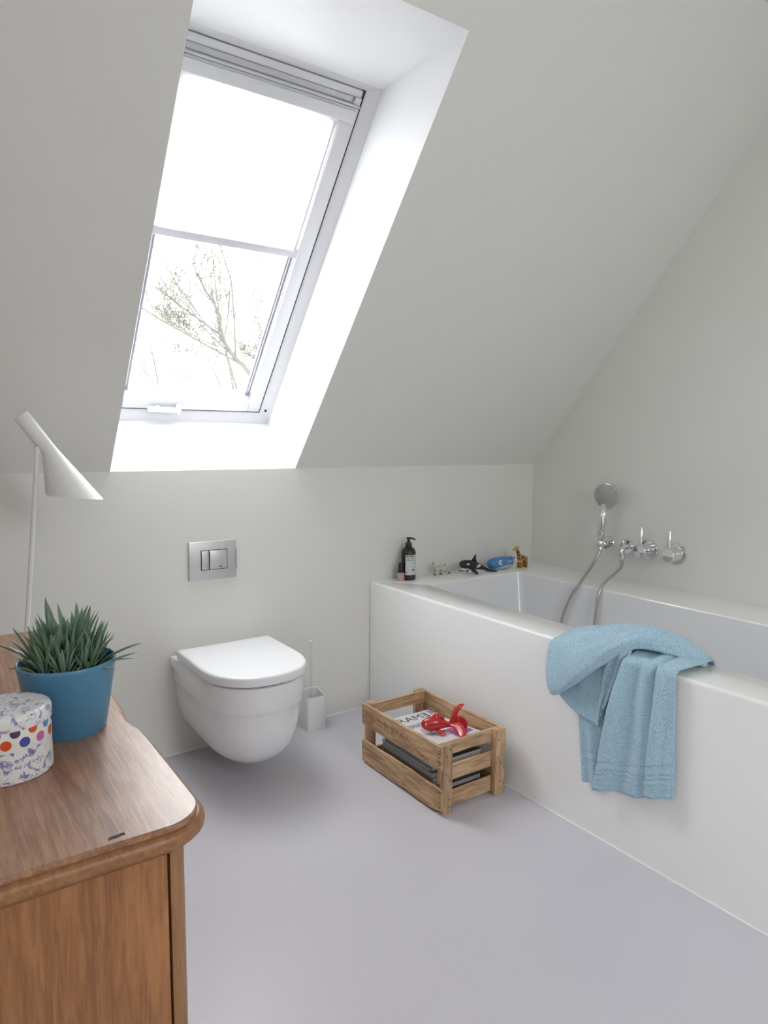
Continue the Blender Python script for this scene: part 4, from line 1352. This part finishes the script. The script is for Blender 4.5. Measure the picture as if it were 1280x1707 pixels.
# C: the thick gathered roll over the edge; its front lip hangs on the left and lifts to the right
c_rows = [
    [(2.000, -1.130, .500), (2.005, -1.240, .505), (2.010, -1.350, .515), (2.005, -1.460, .530), (1.985, -1.560, .560)],
    [(1.950, -1.128, .585), (1.958, -1.240, .625), (1.962, -1.350, .648), (1.955, -1.470, .645), (1.935, -1.574, .612)],
    [(1.880, -1.130, .620), (1.890, -1.240, .650), (1.890, -1.350, .672), (1.895, -1.470, .664), (1.915, -1.577, .619)],
    [(1.790, -1.135, .624), (1.800, -1.235, .650), (1.810, -1.345, .680), (1.845, -1.470, .683), (1.902, -1.580, .622)],
    [(1.728, -1.136, .598), (1.735, -1.230, .630), (1.752, -1.340, .672), (1.806, -1.468, .697), (1.893, -1.582, .621)],
    [(1.703, -1.140, .530), (1.700, -1.222, .580), (1.716, -1.338, .644), (1.772, -1.462, .693), (1.886, -1.583, .618)],
    [(1.688, -1.158, .466), (1.682, -1.235, .522), (1.690, -1.338, .606), (1.744, -1.455, .676), (1.880, -1.584, .616)],
    [(1.690, -1.172, .438), (1.684, -1.249, .496), (1.692, -1.345, .582), (1.742, -1.450, .656), (1.877, -1.583, .609)],
    [(1.712, -1.180, .436), (1.708, -1.256, .494), (1.716, -1.350, .580), (1.762, -1.446, .648), (1.882, -1.580, .607)],
    [(1.728, -1.180, .456), (1.727, -1.256, .516), (1.733, -1.348, .600), (1.785, -1.444, .662), (1.890, -1.578, .611)],
]
rc = random.Random(11)
def dispC(u, v, p):
    w = min(1, max(0, (v - .12) / .2)) * (1 if v < .72 else max(0, (.82 - v) / .1))
    a = .0045 * math.sin(9 * u + 14 * v) + .0035 * math.sin(23 * u - 9 * v + 1.0) + .0030 * math.sin(31 * v + 11 * u * u)
    crease = -.006 * bumpn(v - .25 * u, .40, .035) * bumpn(u, .2, .25) + .005 * bumpn(v - .2 * u, .50, .04) * bumpn(u, .22, .22)
    return Vector((-.5, 0, .8)) * ((a + crease) * w)
sheet_C = grid_from(c_rows, 64, 96, dispC)

# D: the underside of the hanging fold on the left, with a ribbed border showing
def sheet_D():
    nu, nv = 60, 70
    ys = [-1.168, -1.229, -1.290, -1.342, -1.366, -1.392, -1.432]
    zb_ = [.436, .403, .386, .380, .440, .540, .618]
    zt_ = [.452, .512, .566, .606, .622, .636, .652]
    v = []
    for j in range(nv + 1):
        t = j / nv
        for i in range(nu + 1):
            u = i / nu
            y = lerp_list(ys, u)
            zb = lerp_list(zb_, u)
            zt = lerp_list(zt_, u)
            z = zt + (zb - zt) * t
            x = 1.738 - .020 * t ** 1.5 - .014 * bumpn(u, .60, .12) * t + .008 * bumpn(u, .42, .07) * t
            rib = .0016 * math.sin((z + .25 * (y + 1.3)) * 900) * bumpn(u, .58, .12) * min(1, max(0, t * 3 - .8))
            v.append((x + rib, y, z))
    f = [(j * (nu + 1) + i, j * (nu + 1) + i + 1, (j + 1) * (nu + 1) + i + 1, (j + 1) * (nu + 1) + i) for j in range(nv) for i in range(nu)]
    return v, f

# E: two inner pleats seen in the gap under the lip
def pleats():
    rows_ = [[(1.735, -1.350, .600), (1.722, -1.372, .618), (1.735, -1.392, .632), (1.722, -1.412, .642), (1.738, -1.440, .655)],
             [(1.730, -1.340, .540), (1.714, -1.360, .548), (1.730, -1.378, .556), (1.718, -1.394, .566), (1.735, -1.415, .580)],
             [(1.732, -1.330, .450), (1.716, -1.348, .452), (1.730, -1.364, .455), (1.722, -1.378, .460), (1.736, -1.395, .470)],
             [(1.736, -1.325, .380), (1.726, -1.342, .380), (1.734, -1.356, .380), (1.728, -1.368, .380), (1.738, -1.380, .382)]]
    return grid_from(rows_, 40, 40)

tw = mk('bath_towel', *merge(panel_A(), panel_B(), sheet_C, sheet_D(), pleats()), m_terry, None, (1.74, -1.36, ZT), smooth=True)
tag(tw, 'light blue terry towel draped over the front edge of the bathtub', 'towel')
sm = tw.modifiers.new('thickness', 'SOLIDIFY')
sm.thickness = .007
sm.offset = 0

# ------------------------------------------------------------------ trees beyond the roof window
m_bark = material('birch_bark', (.045, .041, .033, 1), .9, var=.3, vscale=6)
m_spring = material('spring_leaves', (.080, .080, .045, 1), .8)
m_spring2 = material('pale_leaves', (.098, .098, .082, 1), .8)
def tree(base, main, seed, label, thick, leaves, leaf_mat, depth=3, twigs=7, lsize=.03, spread=.5):
    rg = random.Random(seed)
    t = thing('tree', base, label, 'tree', 'bare trees outside the roof window')
    V_, F_ = [], []
    LV, LF = [], []
    tips = []
    def limb(path, r0, r1, lvl):
        nonlocal V_, F_
        v_, f_ = tube_data(path, [r0, (r0 + r1) * .5, r1], 5)
        b = len(V_)
        V_ += v_
        F_ += [tuple(q + b for q in ff) for ff in f_]
        tips.append((path, lvl))
        if lvl >= depth:
            return
        nb_ = twigs if lvl == 0 else max(2, twigs - 2 * lvl)
        L = sum((path[i + 1] - path[i]).length for i in range(len(path) - 1))
        for k in range(nb_):
            s_ = rg.uniform(.25, 1.0)
            i = min(len(path) - 2, int(s_ * (len(path) - 1)))
            p = path[i]
            d_ = (path[i + 1] - path[i]).normalized()
            dv = (d_ + Vector((rg.uniform(-1, 1), rg.uniform(-1, 1), rg.uniform(-.3, 1))) * spread * 1.6).normalized()
            ln = L * rg.uniform(.22, .48)
            q1 = p + dv * ln * .5 + Vector((rg.uniform(-1, 1), rg.uniform(-1, 1), rg.uniform(-.4, 1))) * ln * .10
            q2 = p + dv * ln + Vector((0, 0, rg.uniform(-.1, .25))) * ln
            r_ = max(.0022, (r0 + (r1 - r0) * s_) * .48)
            limb(catmull([p, q1, q2], 6), r_, r_ * .3, lvl + 1)
    for path, r0, r1 in main:
        limb(catmull(path, 14), r0 * thick, r1 * thick, 0)
    mk('branches', V_, F_, m_bark, t)
    small = [x for x in tips if x[1] >= 1]
    for k in range(leaves):
        path, lv_ = rg.choice(small)
        p = rg.choice(path) + Vector((rg.gauss(0, .05), rg.gauss(0, .05), rg.gauss(0, .05)))
        a = Vector((rg.uniform(-1, 1), rg.uniform(-1, 1), rg.uniform(-1, 1))).normalized() * lsize * rg.uniform(.5, 1.2)
        b_ = a.cross(Vector((rg.uniform(-1, 1), rg.uniform(-1, 1), rg.uniform(-1, 1)))).normalized() * lsize * .35
        b0 = len(LV)
        LV += [tuple(p), tuple(p + a * .5 + b_), tuple(p + a), tuple(p + a * .5 - b_)]
        LF.append((b0, b0 + 1, b0 + 2, b0 + 3))
    if leaves:
        mk('foliage', LV, LF, leaf_mat, t, kind='stuff')
    return t
Y1 = 7.0
tree((4.6, Y1, -3.2), [
    ([(4.6, Y1, -3.2), (4.5, Y1, -.5), (4.36, Y1, 1.5), (4.24, Y1, 2.2), (3.95, Y1, 2.5), (3.76, Y1, 2.78)], .085, .030),
    ([(3.76, Y1, 2.78), (3.44, Y1 + .2, 3.05), (3.19, Y1 + .3, 3.24), (3.03, Y1 + .4, 3.38), (2.80, Y1 + .5, 3.50)], .022, .004),
    ([(3.74, Y1, 2.80), (3.69, Y1 - .2, 3.01), (3.445, Y1 - .3, 3.31), (3.32, Y1 - .4, 3.48), (3.41, Y1 - .4, 3.75)], .026, .005),
    ([(3.80, Y1, 2.75), (3.93, Y1 + .2, 2.90), (4.02, Y1 + .3, 3.30), (4.10, Y1 + .4, 3.75), (4.08, Y1 + .5, 4.2)], .018, .004),
    ([(3.70, Y1, 2.62), (3.40, Y1 - .2, 2.66), (3.10, Y1 - .3, 2.76), (2.85, Y1 - .3, 2.90), (2.66, Y1 - .3, 3.12)], .016, .004)],
    21, 'bare budding tree nearest the roof window', .80, 3000, m_spring, 4, 9, .018)
tree((8.6, 17.0, -3.2), [
    ([(8.6, 17, -3.2), (8.4, 17, .5), (8.0, 17, 3.0), (7.6, 17, 5.2), (7.4, 17, 7.4)], .12, .014),
    ([(8.3, 17, 1.5), (7.3, 16.8, 3.4), (6.5, 16.6, 4.8)], .06, .010), ([(8.2, 17, 2.0), (9.0, 17.2, 4.0), (9.4, 17.2, 6.4)], .06, .010)],
    33, 'pale leafy tree farthest behind the roof window', .6, 9000, m_spring2, 3, 9, .08, .6)
tree((3.6, 10.0, -3.2), [
    ([(3.6, 10, -3.2), (3.7, 10, .0), (3.8, 10, 1.5), (3.7, 10, 2.6), (3.5, 10, 3.4)], .07, .010),
    ([(3.75, 10, .8), (4.4, 10, 1.8), (5.0, 10, 2.6)], .03, .006), ([(3.8, 10, 1.0), (3.3, 10, 2.0), (2.9, 10, 2.6)], .03, .006)],
    44, 'short twiggy tree low in the roof window', .6, 4500, m_spring2, 3, 8, .05, .6)
